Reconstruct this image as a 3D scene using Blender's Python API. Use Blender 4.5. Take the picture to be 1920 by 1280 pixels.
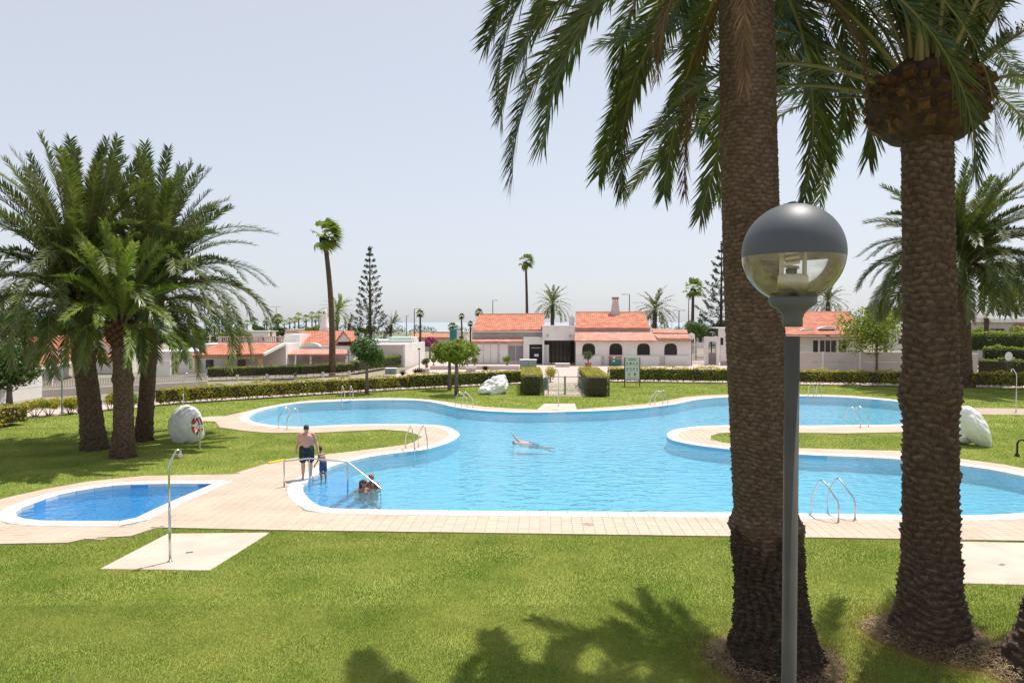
import bpy, bmesh, math, random
import numpy as np
from mathutils import Vector, Matrix
from mathutils.geometry import tessellate_polygon
R = math.radians
random.seed(7); rng = np.random.default_rng(7)
for o in list(bpy.data.objects): bpy.data.objects.remove(o)
scene = bpy.context.scene; C = scene.collection

# ---------------------------------------------------------------- camera
F, H, YH = 1350.0, 5.0, 604.0           # focal length and horizon in pixels of the 1920 px photograph, eye height in m
PITCH = math.atan((640-YH)/F)
cam = bpy.data.cameras.new('camera'); camo = bpy.data.objects.new('camera', cam); C.objects.link(camo)
cam.sensor_width = 36; cam.lens = F/1920*36; cam.clip_start = .1; cam.clip_end = 60000
camo.location = (0, 0, H); camo.rotation_euler = (R(90)-PITCH, 0, 0)
scene.camera = camo
# ---------------------------------------------------------------- light
SUN_EL, SUN_AZ = R(69), R(42)            # azimuth measured from +Y towards +X
world = bpy.data.worlds.new('World'); scene.world = world; world.use_nodes = True
wn = world.node_tree.nodes; wl = world.node_tree.links
sky = wn.new('ShaderNodeTexSky'); sky.sky_type = 'NISHITA'; sky.sun_disc = False
sky.sun_elevation = SUN_EL; sky.sun_rotation = SUN_AZ
sky.air_density = 1.0; sky.dust_density = 1.2; sky.ozone_density = 1.0; sky.altitude = 0
hs = wn.new('ShaderNodeHueSaturation'); hs.inputs['Saturation'].default_value = .62
wl.new(sky.outputs[0], hs.inputs['Color'])
veil = wn.new('ShaderNodeMix'); veil.data_type = 'RGBA'; veil.inputs[0].default_value = .6; veil.inputs[7].default_value = (4.5, 4.7, 5.2, 1)   # even pale dust haze over the whole sky
wl.new(hs.outputs[0], veil.inputs[6]); wl.new(veil.outputs[2], wn['Background'].inputs[0]); wn['Background'].inputs[1].default_value = .122
sun = bpy.data.lights.new('sun', 'SUN'); sun.energy = 4.4; sun.angle = R(.6); sun.color = (1, .955, .88)
suno = bpy.data.objects.new('sun', sun); C.objects.link(suno)
sd = Vector((math.sin(SUN_AZ)*math.cos(SUN_EL), math.cos(SUN_AZ)*math.cos(SUN_EL), math.sin(SUN_EL)))
suno.rotation_euler = sd.to_track_quat('Z', 'Y').to_euler(); suno.location = (0, 0, 60)
vs = scene.view_settings; vs.view_transform = 'Standard'; vs.look = 'None'; vs.gamma = 1; vs.exposure = .40
scene.render.engine = 'CYCLES'
scene.cycles.transparent_max_bounces = 24; scene.cycles.max_bounces = 8

# ---------------------------------------------------------------- pixel -> place
def ray(px, py):
    a = (px-960)/F; b = -(py-640)/F
    c, s = math.cos(PITCH), math.sin(PITCH)
    return Vector((a, c+b*s, b*c-s))
def G(px, py, z=0.0):
    r = ray(px, py); t = (z-H)/r.z
    return Vector((r.x*t, r.y*t, z))
def W(px, py, d):
    r = ray(px, py); t = d/r.y
    return Vector((r.x*t, d, H+r.z*t))
def XA(px, d): return W(px, 604, d).x
def ZA(py, d): return W(960, py, d).z

# ---------------------------------------------------------------- materials
MATS = {}
def mat(name, col, rough=.7, col2=None, scale=4.0, bump=0.0, bscale=None, metal=0.0, attr=False, trans=0.0, spec=.4, detail=4, rnd=0.0, lo=.35, hi=.65):
    m = bpy.data.materials.new(name); m.use_nodes = True; MATS[name] = m
    n = m.node_tree.nodes; l = m.node_tree.links; p = n['Principled BSDF']
    p.inputs['Roughness'].default_value = rough; p.inputs['Metallic'].default_value = metal
    p.inputs['Specular IOR Level'].default_value = spec
    tc = n.new('ShaderNodeTexCoord')
    out = None
    if col2 is not None:
        t = n.new('ShaderNodeTexNoise'); t.inputs['Scale'].default_value = scale; t.inputs['Detail'].default_value = detail
        l.new(tc.outputs['Object'], t.inputs['Vector'])
        rp = n.new('ShaderNodeValToRGB'); l.new(t.outputs['Fac'], rp.inputs[0])
        rp.color_ramp.elements[0].position = lo; rp.color_ramp.elements[1].position = hi
        rp.color_ramp.elements[0].color = (*col, 1); rp.color_ramp.elements[1].color = (*col2, 1)
        out = rp.outputs[0]
    else:
        v = n.new('ShaderNodeRGB'); v.outputs[0].default_value = (*col, 1); out = v.outputs[0]
    if attr:
        a = n.new('ShaderNodeAttribute'); a.attribute_name = 'Col'
        mx = n.new('ShaderNodeMix'); mx.data_type = 'RGBA'; mx.blend_type = 'MULTIPLY'; mx.inputs[0].default_value = 1
        l.new(out, mx.inputs[6]); l.new(a.outputs['Color'], mx.inputs[7]); out = mx.outputs[2]
    if rnd:
        oi = n.new('ShaderNodeObjectInfo'); mr = n.new('ShaderNodeMapRange')
        mr.inputs[3].default_value = 1-rnd; mr.inputs[4].default_value = 1+rnd
        l.new(oi.outputs['Random'], mr.inputs[0])
        h = n.new('ShaderNodeHueSaturation'); l.new(mr.outputs[0], h.inputs['Value']); l.new(out, h.inputs['Color']); out = h.outputs[0]
    l.new(out, p.inputs['Base Color'])
    if bump:
        t2 = n.new('ShaderNodeTexNoise'); t2.inputs['Scale'].default_value = bscale or scale*3; t2.inputs['Detail'].default_value = 6
        l.new(tc.outputs['Object'], t2.inputs['Vector'])
        b = n.new('ShaderNodeBump'); b.inputs['Strength'].default_value = bump; b.inputs['Distance'].default_value = .05
        l.new(t2.outputs['Fac'], b.inputs['Height']); l.new(b.outputs[0], p.inputs['Normal'])
    if trans:
        tr = n.new('ShaderNodeBsdfTranslucent'); l.new(out, tr.inputs['Color'])
        ms = n.new('ShaderNodeMixShader'); ms.inputs[0].default_value = trans
        l.new(p.outputs[0], ms.inputs[1]); l.new(tr.outputs[0], ms.inputs[2]); l.new(ms.outputs[0], n['Material Output'].inputs[0])
    return m
M = MATS
def glossmix(name, tint, gloss_col, ior, rough, wave=None, wstr=.2, dust=0.0, body=None, bodyf=0.0):
    m = bpy.data.materials.new(name); m.use_nodes = True; MATS[name] = m
    n = m.node_tree.nodes; l = m.node_tree.links; n.remove(n['Principled BSDF'])
    tr = n.new('ShaderNodeBsdfTransparent'); tr.inputs[0].default_value = (*tint, 1)
    gl = n.new('ShaderNodeBsdfGlossy'); gl.inputs['Color'].default_value = (*gloss_col, 1); gl.inputs['Roughness'].default_value = rough
    base = tr; df = None
    if body:      # light scattered back by the water itself
        df = n.new('ShaderNodeBsdfDiffuse'); df.inputs[0].default_value = (*body, 1); mb_ = n.new('ShaderNodeMixShader'); mb_.inputs[0].default_value = bodyf
        l.new(tr.outputs[0], mb_.inputs[1]); l.new(df.outputs[0], mb_.inputs[2]); base = mb_
    fr = n.new('ShaderNodeFresnel'); fr.inputs['IOR'].default_value = ior
    ms = n.new('ShaderNodeMixShader'); l.new(fr.outputs[0], ms.inputs[0]); l.new(base.outputs[0], ms.inputs[1]); l.new(gl.outputs[0], ms.inputs[2])
    out = ms
    if dust:
        d = n.new('ShaderNodeBsdfDiffuse'); d.inputs[0].default_value = (.6, .57, .5, 1)
        t = n.new('ShaderNodeTexNoise'); t.inputs['Scale'].default_value = 7; t.inputs['Detail'].default_value = 6
        mr = n.new('ShaderNodeMapRange'); mr.inputs[1].default_value = .35; mr.inputs[2].default_value = .8; mr.inputs[4].default_value = dust*2
        l.new(t.outputs['Fac'], mr.inputs[0])
        m2 = n.new('ShaderNodeMixShader'); l.new(mr.outputs[0], m2.inputs[0]); l.new(ms.outputs[0], m2.inputs[1]); l.new(d.outputs[0], m2.inputs[2]); out = m2
    l.new(out.outputs[0], n['Material Output'].inputs[0])
    if wave:
        tc = n.new('ShaderNodeTexCoord'); mp = n.new('ShaderNodeMapping'); mp.inputs['Scale'].default_value = (1, 1.6, 1)
        l.new(tc.outputs['Object'], mp.inputs[0])
        t = n.new('ShaderNodeTexNoise'); t.inputs['Scale'].default_value = wave; t.inputs['Detail'].default_value = 3; t.inputs['Distortion'].default_value = .6
        l.new(mp.outputs[0], t.inputs['Vector'])
        b = n.new('ShaderNodeBump'); b.inputs['Strength'].default_value = wstr; b.inputs['Distance'].default_value = .12
        l.new(t.outputs['Fac'], b.inputs['Height']); l.new(b.outputs[0], gl.inputs['Normal'])
        if df: l.new(b.outputs[0], df.inputs['Normal'])
        l.new(b.outputs[0], fr.inputs['Normal'])
    return m
# setting
mat('lawn', (.14, .20, .03), .95, (.28, .31, .07), .6, .5, 40, detail=9, lo=.3, hi=.7, spec=.1)
mat('blade', (.165, .24, .036), .75, (.37, .39, .10), .55, attr=True, trans=.3, spec=.2, detail=8, lo=.38, hi=.66)
mat('earth', (.30, .24, .18), .95, (.2, .19, .13), .05, .2, 1)
mat('paving', (.50, .40, .35), .85, (.42, .33, .29), .6, .1, 8)
mat('sea', (.30, .34, .37), .4)
mat('tile', (.54, .43, .335), .75, (.46, .36, .28), .9, .08, 30, rnd=.06)
mat('grout', (.40, .315, .25), .9, (.34, .265, .21), 3)
mat('concrete', (.53, .44, .36), .85, (.44, .36, .295), 1.2, .1, 20, detail=8)
mat('coping', (.62, .64, .64), .6, (.52, .54, .54), .8, .05, 30, rnd=.03)
mat('mosaic', (.19, .47, .60), .5, (.22, .51, .64), .7)
mat('mosaic_small', (.06, .28, .56), .5, (.08, .32, .60), .9)
mat('step_tile', (.07, .27, .55), .5, (.14, .38, .62), 1.6)
mat('step_edge', (.006, .03, .14), .6)
glossmix('water', (.72, .92, .97), (.95, .98, 1), 1.27, .05, 1.9, .75, body=(.135, .42, .56), bodyf=.24)
glossmix('water_small', (.66, .88, .97), (.95, .98, 1), 1.27, .05, 2.4, .75, body=(.05, .28, .56), bodyf=.40)
# plants
mat('leaflet', (.07, .11, .022), .42, (.15, .17, .038), .8, attr=True, trans=.3, spec=.5, rnd=.22)
mat('leaflet_young', (.15, .23, .028), .45, (.24, .29, .05), .8, attr=True, trans=.35, spec=.4, rnd=.12)
mat('rachis', (.19, .19, .055), .6, (.26, .22, .08), 2, rnd=.15)
mat('dry_frond', (.20, .12, .05), .85, (.12, .07, .03), 2, attr=True)
mat('bark', (.13, .08, .05), .95, (.20, .135, .09), 9, .9, 45, detail=9, attr=True)
mat('bark_plain', (.085, .055, .035), .95, (.13, .09, .06), 6, .6, 30)
mat('boots', (.085, .042, .018), .95, (.20, .10, .04), 14, .9, 60, detail=8, rnd=.3)
mat('heart', (.05, .03, .018), .95, (.10, .055, .028), 8, .9, 40)
mat('leaf', (.045, .10, .016), .55, (.085, .15, .025), .6, attr=True, trans=.25)
mat('leaf_bright', (.17, .25, .03), .5, (.26, .32, .04), .8, attr=True, trans=.42)
mat('leaf_yellow', (.46, .40, .04), .5, (.30, .33, .04), 1.2, attr=True, trans=.45)
mat('hedge_leaf', (.055, .085, .018), .6, (.10, .13, .025), 1.0, attr=True, trans=.2)
mat('needle', (.035, .055, .025), .7, (.06, .08, .035), 1, attr=True)
mat('thatch', (.20, .135, .07), .95, (.34, .25, .14), 6, attr=True)
mat('twig', (.06, .045, .03), .95)
mat('trunk_grey', (.22, .18, .15), .9, (.14, .11, .09), 6, .4, 30)
mat('flower', (.30, .04, .14), .6, attr=True)
# buildings
mat('stucco', (.80, .77, .74), .85, (.72, .69, .66), .8, .12, 25, detail=8)
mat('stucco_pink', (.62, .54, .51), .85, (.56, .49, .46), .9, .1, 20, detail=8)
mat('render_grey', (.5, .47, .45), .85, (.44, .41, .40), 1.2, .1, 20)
mat('roof_tile', (.42, .135, .075), .8, (.54, .235, .15), 1.4, .3, 12, detail=9)
mat('roof_tile_pale', (.50, .24, .18), .85, (.60, .34, .27), 1.1, .3, 12, detail=9)
mat('roof_edge', (.42, .19, .12), .85, (.5, .25, .18), 3)
mat('dark_glass', (.02, .022, .025), .12, spec=.6)
mat('dark_wood', (.06, .035, .022), .6, (.09, .05, .03), 3)
mat('ochre', (.50, .34, .16), .8, (.42, .28, .13), 2)
mat('white_paint', (.78, .78, .77), .5)
mat('slat_paint', (.66, .60, .54), .7, (.58, .52, .47), 2)
mat('iron', (.03, .03, .03), .5)
mat('green_metal', (.18, .25, .22), .5, (.22, .29, .26), 3)
mat('shutter', (.34, .32, .33), .6)
mat('terracotta', (.45, .16, .09), .8, (.38, .13, .07), 6)
mat('red_paint', (.55, .06, .04), .5); mat('black', (.015, .015, .016), .5)
mat('yellow_paint', (.75, .5, .04), .6); mat('teal', (.03, .22, .2), .5)
glossmix('glass_rail', (.80, .93, .90), (1, 1, 1), 1.45, .02)
# objects
mat('steel', (.62, .62, .62), .22, metal=1.0)
mat('lamp_grey', (.095, .105, .112), .5, (.075, .083, .09), 3, spec=.4)
mat('pole_grey', (.10, .098, .085), .85, (.08, .078, .068), 4, spec=.15)
glossmix('lamp_glass', (.94, .94, .9), (1, 1, 1), 1.5, .02, dust=.16)
mat('opal', (.75, .75, .72), .3)
mat('lamp_white', (.72, .68, .6), .5)
mat('bulb', (.8, .76, .66), .35)
mat('whitewash', (.82, .82, .80), .8, (.74, .74, .72), 3, .5, 9, detail=8)
mat('ring_red', (.50, .10, .06), .6, (.42, .08, .05), 4)
mat('sign_white', (.62, .68, .66), .5); mat('sign_ink', (.03, .10, .08), .6); mat('sign_grey', (.28, .30, .30), .6)
mat('skin_light', (.50, .27, .20), .55, (.56, .32, .25), 6); mat('skin_tan', (.33, .16, .10), .55, (.37, .19, .13), 6)
mat('skin_dark', (.22, .11, .07), .5, (.26, .13, .09), 6)
mat('hair_black', (.012, .01, .01), .6); mat('hair_brown', (.06, .03, .02), .6)
mat('trunks', (.008, .02, .03), .8, (.03, .09, .10), 14, lo=.5, hi=.7)
mat('swim_blue', (.02, .06, .16), .7); mat('swim_pink', (.5, .08, .12), .7)

# ---------------------------------------------------------------- mesh helpers
class MB:
    def __init__(s): s.v = []; s.f = []
    def box(s, x0, x1, y0, y1, z0, z1):
        i = len(s.v)
        s.v += [(x0,y0,z0),(x1,y0,z0),(x1,y1,z0),(x0,y1,z0),(x0,y0,z1),(x1,y0,z1),(x1,y1,z1),(x0,y1,z1)]
        s.f += [tuple(i+k for k in q) for q in ((0,3,2,1),(4,5,6,7),(0,1,5,4),(1,2,6,5),(2,3,7,6),(3,0,4,7))]
        return s
    def hexa(s, p):        # eight corners: bottom ring, top ring
        i = len(s.v); s.v += [tuple(q) for q in p]
        s.f += [tuple(i+k for k in q) for q in ((0,3,2,1),(4,5,6,7),(0,1,5,4),(1,2,6,5),(2,3,7,6),(3,0,4,7))]
        return s
    def bar(s, a, b, w, t):  # rectangular bar from a to b
        a, b = Vector(a), Vector(b); d = (b-a).normalized()
        u = d.cross(Vector((0,0,1)));
        if u.length < 1e-3: u = Vector((1,0,0))
        u.normalize(); n = u.cross(d).normalized(); u = u*w/2; n = n*t/2
        return s.hexa([a-u-n, a+u-n, a+u+n, a-u+n, b-u-n, b+u-n, b+u+n, b-u+n])
    def tube(s, pts, rad, n=8, cap=True):
        pts = [Vector(p) for p in pts]; m = len(pts)
        if not hasattr(rad, '__len__'): rad = [rad]*m
        base = len(s.v); ref = None
        for k in range(m):
            d = (pts[min(k+1,m-1)]-pts[max(k-1,0)])
            d = d.normalized() if d.length > 1e-9 else Vector((0,0,1))
            if ref is None: ref = Vector((1,0,0)) if abs(d.x) < .8 else Vector((0,1,0))
            u = (ref-d*ref.dot(d)).normalized(); ref = u; w = d.cross(u)
            for j in range(n):
                a = 2*math.pi*j/n; s.v.append(tuple(pts[k]+(u*math.cos(a)+w*math.sin(a))*rad[k]))
        for k in range(m-1):
            for j in range(n):
                q = base+k*n; s.f.append((q+j, q+(j+1)%n, q+n+(j+1)%n, q+n+j))
        if cap:
            s.f.append(tuple(base+j for j in range(n))[::-1]); s.f.append(tuple(base+(m-1)*n+j for j in range(n)))
        return s
    def lathe(s, prof, n=24, c=(0,0,0), cap=True, sx=1, sy=1):   # prof: (r, z)
        b = len(s.v)
        for r, z in prof:
            for j in range(n):
                a = 2*math.pi*j/n; s.v.append((c[0]+r*math.cos(a)*sx, c[1]+r*math.sin(a)*sy, c[2]+z))
        for k in range(len(prof)-1):
            for j in range(n):
                q = b+k*n; s.f.append((q+j, q+(j+1)%n, q+n+(j+1)%n, q+n+j))
        if cap:
            s.f.append(tuple(b+j for j in range(n))[::-1]); s.f.append(tuple(b+(len(prof)-1)*n+j for j in range(n)))
        return s
    def ball(s, c, r, n=10, m=7, sx=1, sy=1, sz=1):
        return s.lathe([(max(r*math.sin(math.pi*k/m), 1e-4), -r*sz*math.cos(math.pi*k/m)) for k in range(m+1)], n, c, False, sx, sy)
    def build(s, name, m, parent=None, smooth=False, loc=None):
        me = bpy.data.meshes.new(name); me.from_pydata([tuple(q) for q in s.v], [], s.f)
        return link(name, me, m, parent, smooth, loc)
def link(name, me, m, parent=None, smooth=False, loc=None):
    if m is not None and not me.materials: me.materials.append(M[m] if isinstance(m, str) else m)
    if smooth: me.polygons.foreach_set('use_smooth', [True]*len(me.polygons))
    me.update()
    o = bpy.data.objects.new(name, me); C.objects.link(o)
    if parent is not None: o.parent = parent
    if me.name in LEAFY: o['kind'] = 'stuff'      # single leaves too small to pick apart
    if loc is not None: o.location = loc
    return o
def tag(o, label=None, cat=None, group=None, kind=None):
    if label: o['label'] = label
    if cat: o['category'] = cat
    if group: o['group'] = group
    if kind: o['kind'] = kind
    return o
def thing(name, label, cat, loc=(0,0,0), rz=0, group=None):
    o = bpy.data.objects.new(name, None); C.objects.link(o); o.empty_display_size = .2
    o.location = loc; o.rotation_euler = (0, 0, rz)
    return tag(o, label, cat, group)
def rawmesh(name, v, faces_n, fsize, cols=None):
    """numpy verts (N,3), faces (M,k)"""
    me = bpy.data.meshes.new(name); nf, k = faces_n.shape
    me.vertices.add(len(v)); me.vertices.foreach_set('co', v.astype(np.float32).ravel())
    me.loops.add(nf*k); me.loops.foreach_set('vertex_index', faces_n.astype(np.int32).ravel())
    me.polygons.add(nf); me.polygons.foreach_set('loop_start', np.arange(0, nf*k, k, dtype=np.int32))
    if cols is not None:
        a = me.attributes.new('Col', 'FLOAT_COLOR', 'POINT'); a.data.foreach_set('color', cols.astype(np.float32).ravel())
    me.update(calc_edges=True); me.validate(); return me
LEAFY = set()
def leafmesh(name, cen, size, nrm=None, asp=.55, var=.35, tint=None):
    """leaf quads (diamonds) at cen; nrm: preferred facing"""
    n = len(cen); d = rng.normal(size=(n,3))
    if nrm is not None: d = d*.75+nrm*1.1
    d /= np.linalg.norm(d, axis=1)[:,None]
    u = rng.normal(size=(n,3)); u -= d*(u*d).sum(1)[:,None]; u /= np.linalg.norm(u, axis=1)[:,None]; w = np.cross(d, u)
    sz = (size*rng.uniform(.65, 1.3, n))[:,None]
    a = cen+u*sz*.5; b = cen+w*sz*asp*.5+d*sz*.06; c_ = cen-u*sz*.5; e = cen-w*sz*asp*.5+d*sz*.06
    v = np.stack([a,b,c_,e],1).reshape(-1,3); f = np.arange(n*4).reshape(n,4)
    br = rng.uniform(1-var, 1+var, n); col = np.ones((n,4)); col[:,:3] = br[:,None]
    col[:,0] *= rng.uniform(.85, 1.2, n)
    if tint is not None: col[:,:3] *= tint
    me = rawmesh(name, v, f, 4, np.repeat(col, 4, 0)); LEAFY.add(me.name); return me
def catmull(P, step, closed=True, corners=()):
    P = [Vector(p[:2]) for p in P]; n = len(P); out = []
    for i in range(n if closed else n-1):
        p0, p1, p2, p3 = P[(i-1)%n], P[i], P[(i+1)%n], P[(i+2)%n]
        if i in corners: p0 = p1*2-p2
        if (i+1)%n in corners: p3 = p2*2-p1
        k = max(2, int((p2-p1).length/step))
        for j in range(k):
            t = j/k
            out.append(.5*((2*p1)+(p2-p0)*t+(2*p0-5*p1+4*p2-p3)*t*t+(3*p1-p0-3*p2+p3)*t**3))
    return out
def area(P): return .5*sum(P[i-1].x*P[i].y-P[i].x*P[i-1].y for i in range(len(P)))
def resample(P, step):
    Q = P+[P[0]]; L = [0]
    for i in range(1, len(Q)): L.append(L[-1]+(Q[i]-Q[i-1]).length)
    n = int(round(L[-1]/step)); out = []; k = 0
    for i in range(n):
        t = L[-1]*i/n
        while L[k+1] < t: k += 1
        out.append(Q[k].lerp(Q[k+1], (t-L[k])/max(L[k+1]-L[k], 1e-9)))
    return out
def offset(P, d):         # outward for counter-clockwise P
    n = len(P); out = []
    for i in range(n):
        a = (P[i]-P[i-1]); b = (P[(i+1)%n]-P[i])
        na = Vector((a.y, -a.x)).normalized(); nb = Vector((b.y, -b.x)).normalized()
        m = na+nb
        m = m.normalized() if m.length > 1e-6 else na
        out.append(P[i]+m*(d/max(m.dot(na), .5)))
    return out
def sheet(name, outer, holes, z, m, parent=None):
    polys = [[Vector((p[0], p[1], 0)) for p in q] for q in [outer]+holes]
    tris = tessellate_polygon(polys); flat = [p for q in polys for p in q]
    v = [(p.x, p.y, z) for p in flat]; f = []
    for t in tris:
        a, b, c = (flat[k] for k in t)
        f.append(tuple(t) if (b-a).cross(c-a).z > 0 else tuple(t[::-1]))
    me = bpy.data.meshes.new(name); me.from_pydata(v, [], f)
    return link(name, me, m, parent)
def inside(P, x, y):       # numpy point-in-polygon
    x = np.asarray(x); y = np.asarray(y); r = np.zeros(x.shape, bool); n = len(P)
    for i in range(n):
        a, b = P[i-1], P[i]
        if a[1] == b[1]: continue
        c = ((a[1] > y) != (b[1] > y)) & (x < (b[0]-a[0])*(y-a[1])/(b[1]-a[1])+a[0]); r ^= c
    return r

# ---------------------------------------------------------------- outlines from the photograph (ground pixels)
POOL_PX = [(625,955),(850,959),(1100,961),(1400,963),(1690,967),(1800,968),(1880,966),(1940,960),(1990,948),(2005,930),(1985,912),(1920,894),
 (1850,880),(1780,871),(1690,862),(1600,857),(1500,853),(1400,846),(1340,840),(1290,833),(1258,825),(1250,815),(1262,807),(1290,802),(1330,799),(1400,798),
 (1496,799),(1586,798),(1678,797),(1718,792),(1742,782),(1745,769),(1720,759),(1678,752.5),(1639,749),(1600,746),(1546,743.5),(1496,743),(1440,743),(1391,743.5),
 (1359,745),(1321,748),(1284,754),(1265,758.5),(1227,763),(1190,767),(1115,771),(1040,773),(995,774),(949,773),(904,770.5),(869,766.6),(846,762.5),(823,757),
 (800,753),(766,750.6),(697,750.5),(651,752),(603,754),(555,757),(520,763),(493,769),(474,776),(467,783),(470,788),(484,793.5),(508,797.5),(532,800),(580,801),
 (606,799),(675,796.5),(743,796),(800,797),(835,800),(855,808),(862,816),(854,824),(838,832),(809,841),(789,845),(759,848.5),(706,855),(669,862.5),(639,870),
 (620,876),(599,887),(584,898),(571,909),(567.5,919),(575,932),(588,943),(602,951)]
WADE_PX = [(29,962),(33,970),(54,975.5),(87,978),(160,978.5),(241,978.7),(320,942),(401,907.7),(330,908),(271,909),(217,911),(162,918.5),(108,929),(68,943),(40,954)]
DECK_PX = [(-220,1030),(0,1021),(127,1019),(157,1012),(195,1012),(202,1008.5),(244,1006.6),(295,990),(520,995),(860,999.5),(1380,1007),(1690,1011.5),(2200,1020),
 (2200,940),(2080,905),(1920,879),(1878,871),(1785,859),(1685,846),(1500,841),(1400,835),(1360,831),(1333,825),(1333,818),(1348,813),(1400,810),(1500,812),
 (1586,813),(1683,811),(1784,806),(1800,796),(1839,777),(1920,778),(2200,782),(2200,770),(1920,766),(1785,764.5),(1740,756),(1678,749),(1600,742),(1546,740),
 (1496,739.5),(1391,739),(1321,741.6),(1284,745),(1246,752),(1209,758),(1134,764),(1081,768),(1040,769.5),(972,767),(904,762.5),(858,757),(812,750),(766,747),
 (723,746),(651,748),(580,751),(532,757),(488,765),(460,772),(424,780),(371,783),(371,790),(403,791),(412,802),(448,807),(474,810),(500,812),(594,812),(650,809),
 (716,806),(759,809),(781,815),(790,820),(777,829),(762,834),(734,838),(669,846),(616,852),(530,862.5),(500,870),(433,890),(271,893),(162,904),(81,918.5),(0,937),(-220,1000)]
LAWN_PX = [(-700,845),(-250,806),(0,790),(50,784),(285,762),(340,757),(795,729),(985,720),(1141,716),(1389,719),(1496,721),(1920,729),(2400,745)]
def outl(px, step, corners=()):
    P = catmull([G(*p) for p in px], step, True, corners)
    return P if area(P) > 0 else P[::-1]
POOL = outl(POOL_PX, .25); WADE = outl(WADE_PX, .2, (5, 7))
DECK = [Vector(G(*p)[:2]) for p in DECK_PX]
if area(DECK) < 0: DECK = DECK[::-1]
LAWN = [Vector(G(*p)[:2]) for p in LAWN_PX]+[Vector((40, 2)), Vector((-40, 2))]
if area(LAWN) < 0: LAWN = LAWN[::-1]
WATER_Z = -.07; FLOOR = .54

# ---------------------------------------------------------------- ground, sea, lawn
cx = sum((p for p in LAWN), Vector((0,0)))/len(LAWN)
lawn_in = [cx+(p-cx)*.985 for p in LAWN]
tag(sheet('ground', [Vector(p) for p in ((-700,-300),(700,-300),(700,420),(-700,420))], [lawn_in], -.006, 'earth'), kind='structure')
tag(sheet('sea', [Vector(p) for p in ((-30000,415),(30000,415),(30000,32000),(-30000,32000))], [], -.4, 'sea'), kind='structure')
tag(sheet('lawn', LAWN, [POOL, WADE], 0, 'lawn'), kind='structure')
# paved walk behind the hedges and the plaza before the clubhouse
walk = [Vector(G(*p)[:2]) for p in ((-250,805),(0,789),(285,761),(340,756),(795,728),(985,719),(1141,715),(1389,718),(1920,728),(2300,742))]
walk2 = [Vector((p.x, p.y+5.5)) for p in walk][::-1]
tag(sheet('walkway', walk+walk2, [], .004, 'paving'), kind='structure')
tag(sheet('plaza', [Vector((-11, 60.5)), Vector((28, 60.5)), Vector((28, 96)), Vector((-11, 96))], [], .008, 'paving'), kind='structure')

# ---------------------------------------------------------------- pools
def basin(name, P, depth, m):
    b = MB(); n = len(P)
    for p in P: b.v.append((p.x, p.y, .004))
    for p in P: b.v.append((p.x, p.y, -depth))
    for i in range(n): j = (i+1)%n; b.f.append((i+n, j+n, j, i)[::-1])
    o = b.build(name, m); tag(o, kind='structure')
    fl = sheet('pool_floor', P, [], -depth, m, o); return o
pool = basin('swimming_pool', POOL, FLOOR, 'mosaic'); wade = basin('wading_pool', WADE, .32, 'mosaic_small')
for P, nm in ((POOL, 'water'), (WADE, 'water')):
    tag(sheet(nm, offset(P, .002), [], WATER_Z, 'water' if P is POOL else 'water_small'), kind='structure')
def coping_stones(P, step, w, parent):
    S = resample(P, step); S = S if area(S) > 0 else S[::-1]
    prof = [(0, -.10), (0, .028), (.03, .046), (.10, .046), (.115, .036), (w, .034), (w, .008)]   # raised lip, then the flat band
    n = len(S); rings = [offset(S, d) for d, z in prof]
    for i in range(n):
        j = (i+1)%n; b = MB(); g = .008/step
        for k, (d, z) in enumerate(prof):
            a = rings[k][i].lerp(rings[k][j], g); c = rings[k][i].lerp(rings[k][j], 1-g)
            b.v += [(a.x, a.y, z), (c.x, c.y, z)]
        for k in range(len(prof)-1): b.f.append((2*k, 2*k+2, 2*k+3, 2*k+1)[::-1])
        b.f.append(tuple(range(0, 2*len(prof), 2))[::-1]); b.f.append(tuple(range(1, 2*len(prof), 2)))
        b.build('coping_stone', 'coping', parent)
coping_stones(POOL, .52, .46, pool); coping_stones(WADE, .5, .42, wade)
# steps into the pool
e0, e1 = G(602,951), G(650,920); ed = Vector((e1.x-e0.x, e1.y-e0.y)).normalized(); en = Vector((ed.y, -ed.x))
def step_prism(poly, z, m, nm, parent):
    b = MB(); n = len(poly)
    for p in poly: b.v.append((p.x, p.y, z))
    for p in poly: b.v.append((p.x, p.y, -FLOOR+.004))
    b.f.append(tuple(range(n)));
    for i in range(n): j = (i+1)%n; b.f.append((i, i+n, j+n, j))
    return b.build(nm, m, parent)
def clip(poly, p, nrm):     # keep side where (q-p).nrm <= 0
    out = []
    for i in range(len(poly)):
        a, c = poly[i-1], poly[i]; da, dc = (a-p).dot(nrm), (c-p).dot(nrm)
        if (da <= 0) != (dc <= 0): out.append(a.lerp(c, da/(da-dc)))
        if dc <= 0: out.append(c)
    return out
shal = [p for p in POOL if G(565,800).x-1 < p.x < G(760,900).x and p.y < G(640,868).y and p.y > 0]
region = [p for p in offset(POOL, -.01)]
nearm = [p for p in region if p.x < G(790,848).x+.2 and p.y < G(640,866).y]
E2 = Vector(e0[:2])
for k in range(5):
    poly = clip(nearm, E2+en*(.36*k), en)
    poly = clip(poly, Vector(G(640,872)[:2]), Vector((.25, 1)).normalized())
    if len(poly) > 2:
        poly = poly if area(poly) > 0 else poly[::-1]
        step_prism(poly, -.22-.062*k, 'step_tile', 'pool_step', pool)
        q0, q1 = E2+en*(.36*k-.03)-ed*3, E2+en*(.36*k-.03)+ed*8
        band = clip(poly, E2+en*(.36*k-.13), -en)
        if len(band) > 2: step_prism(band, -.217-.062*k, 'step_edge', 'step_nosing', pool)

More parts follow.
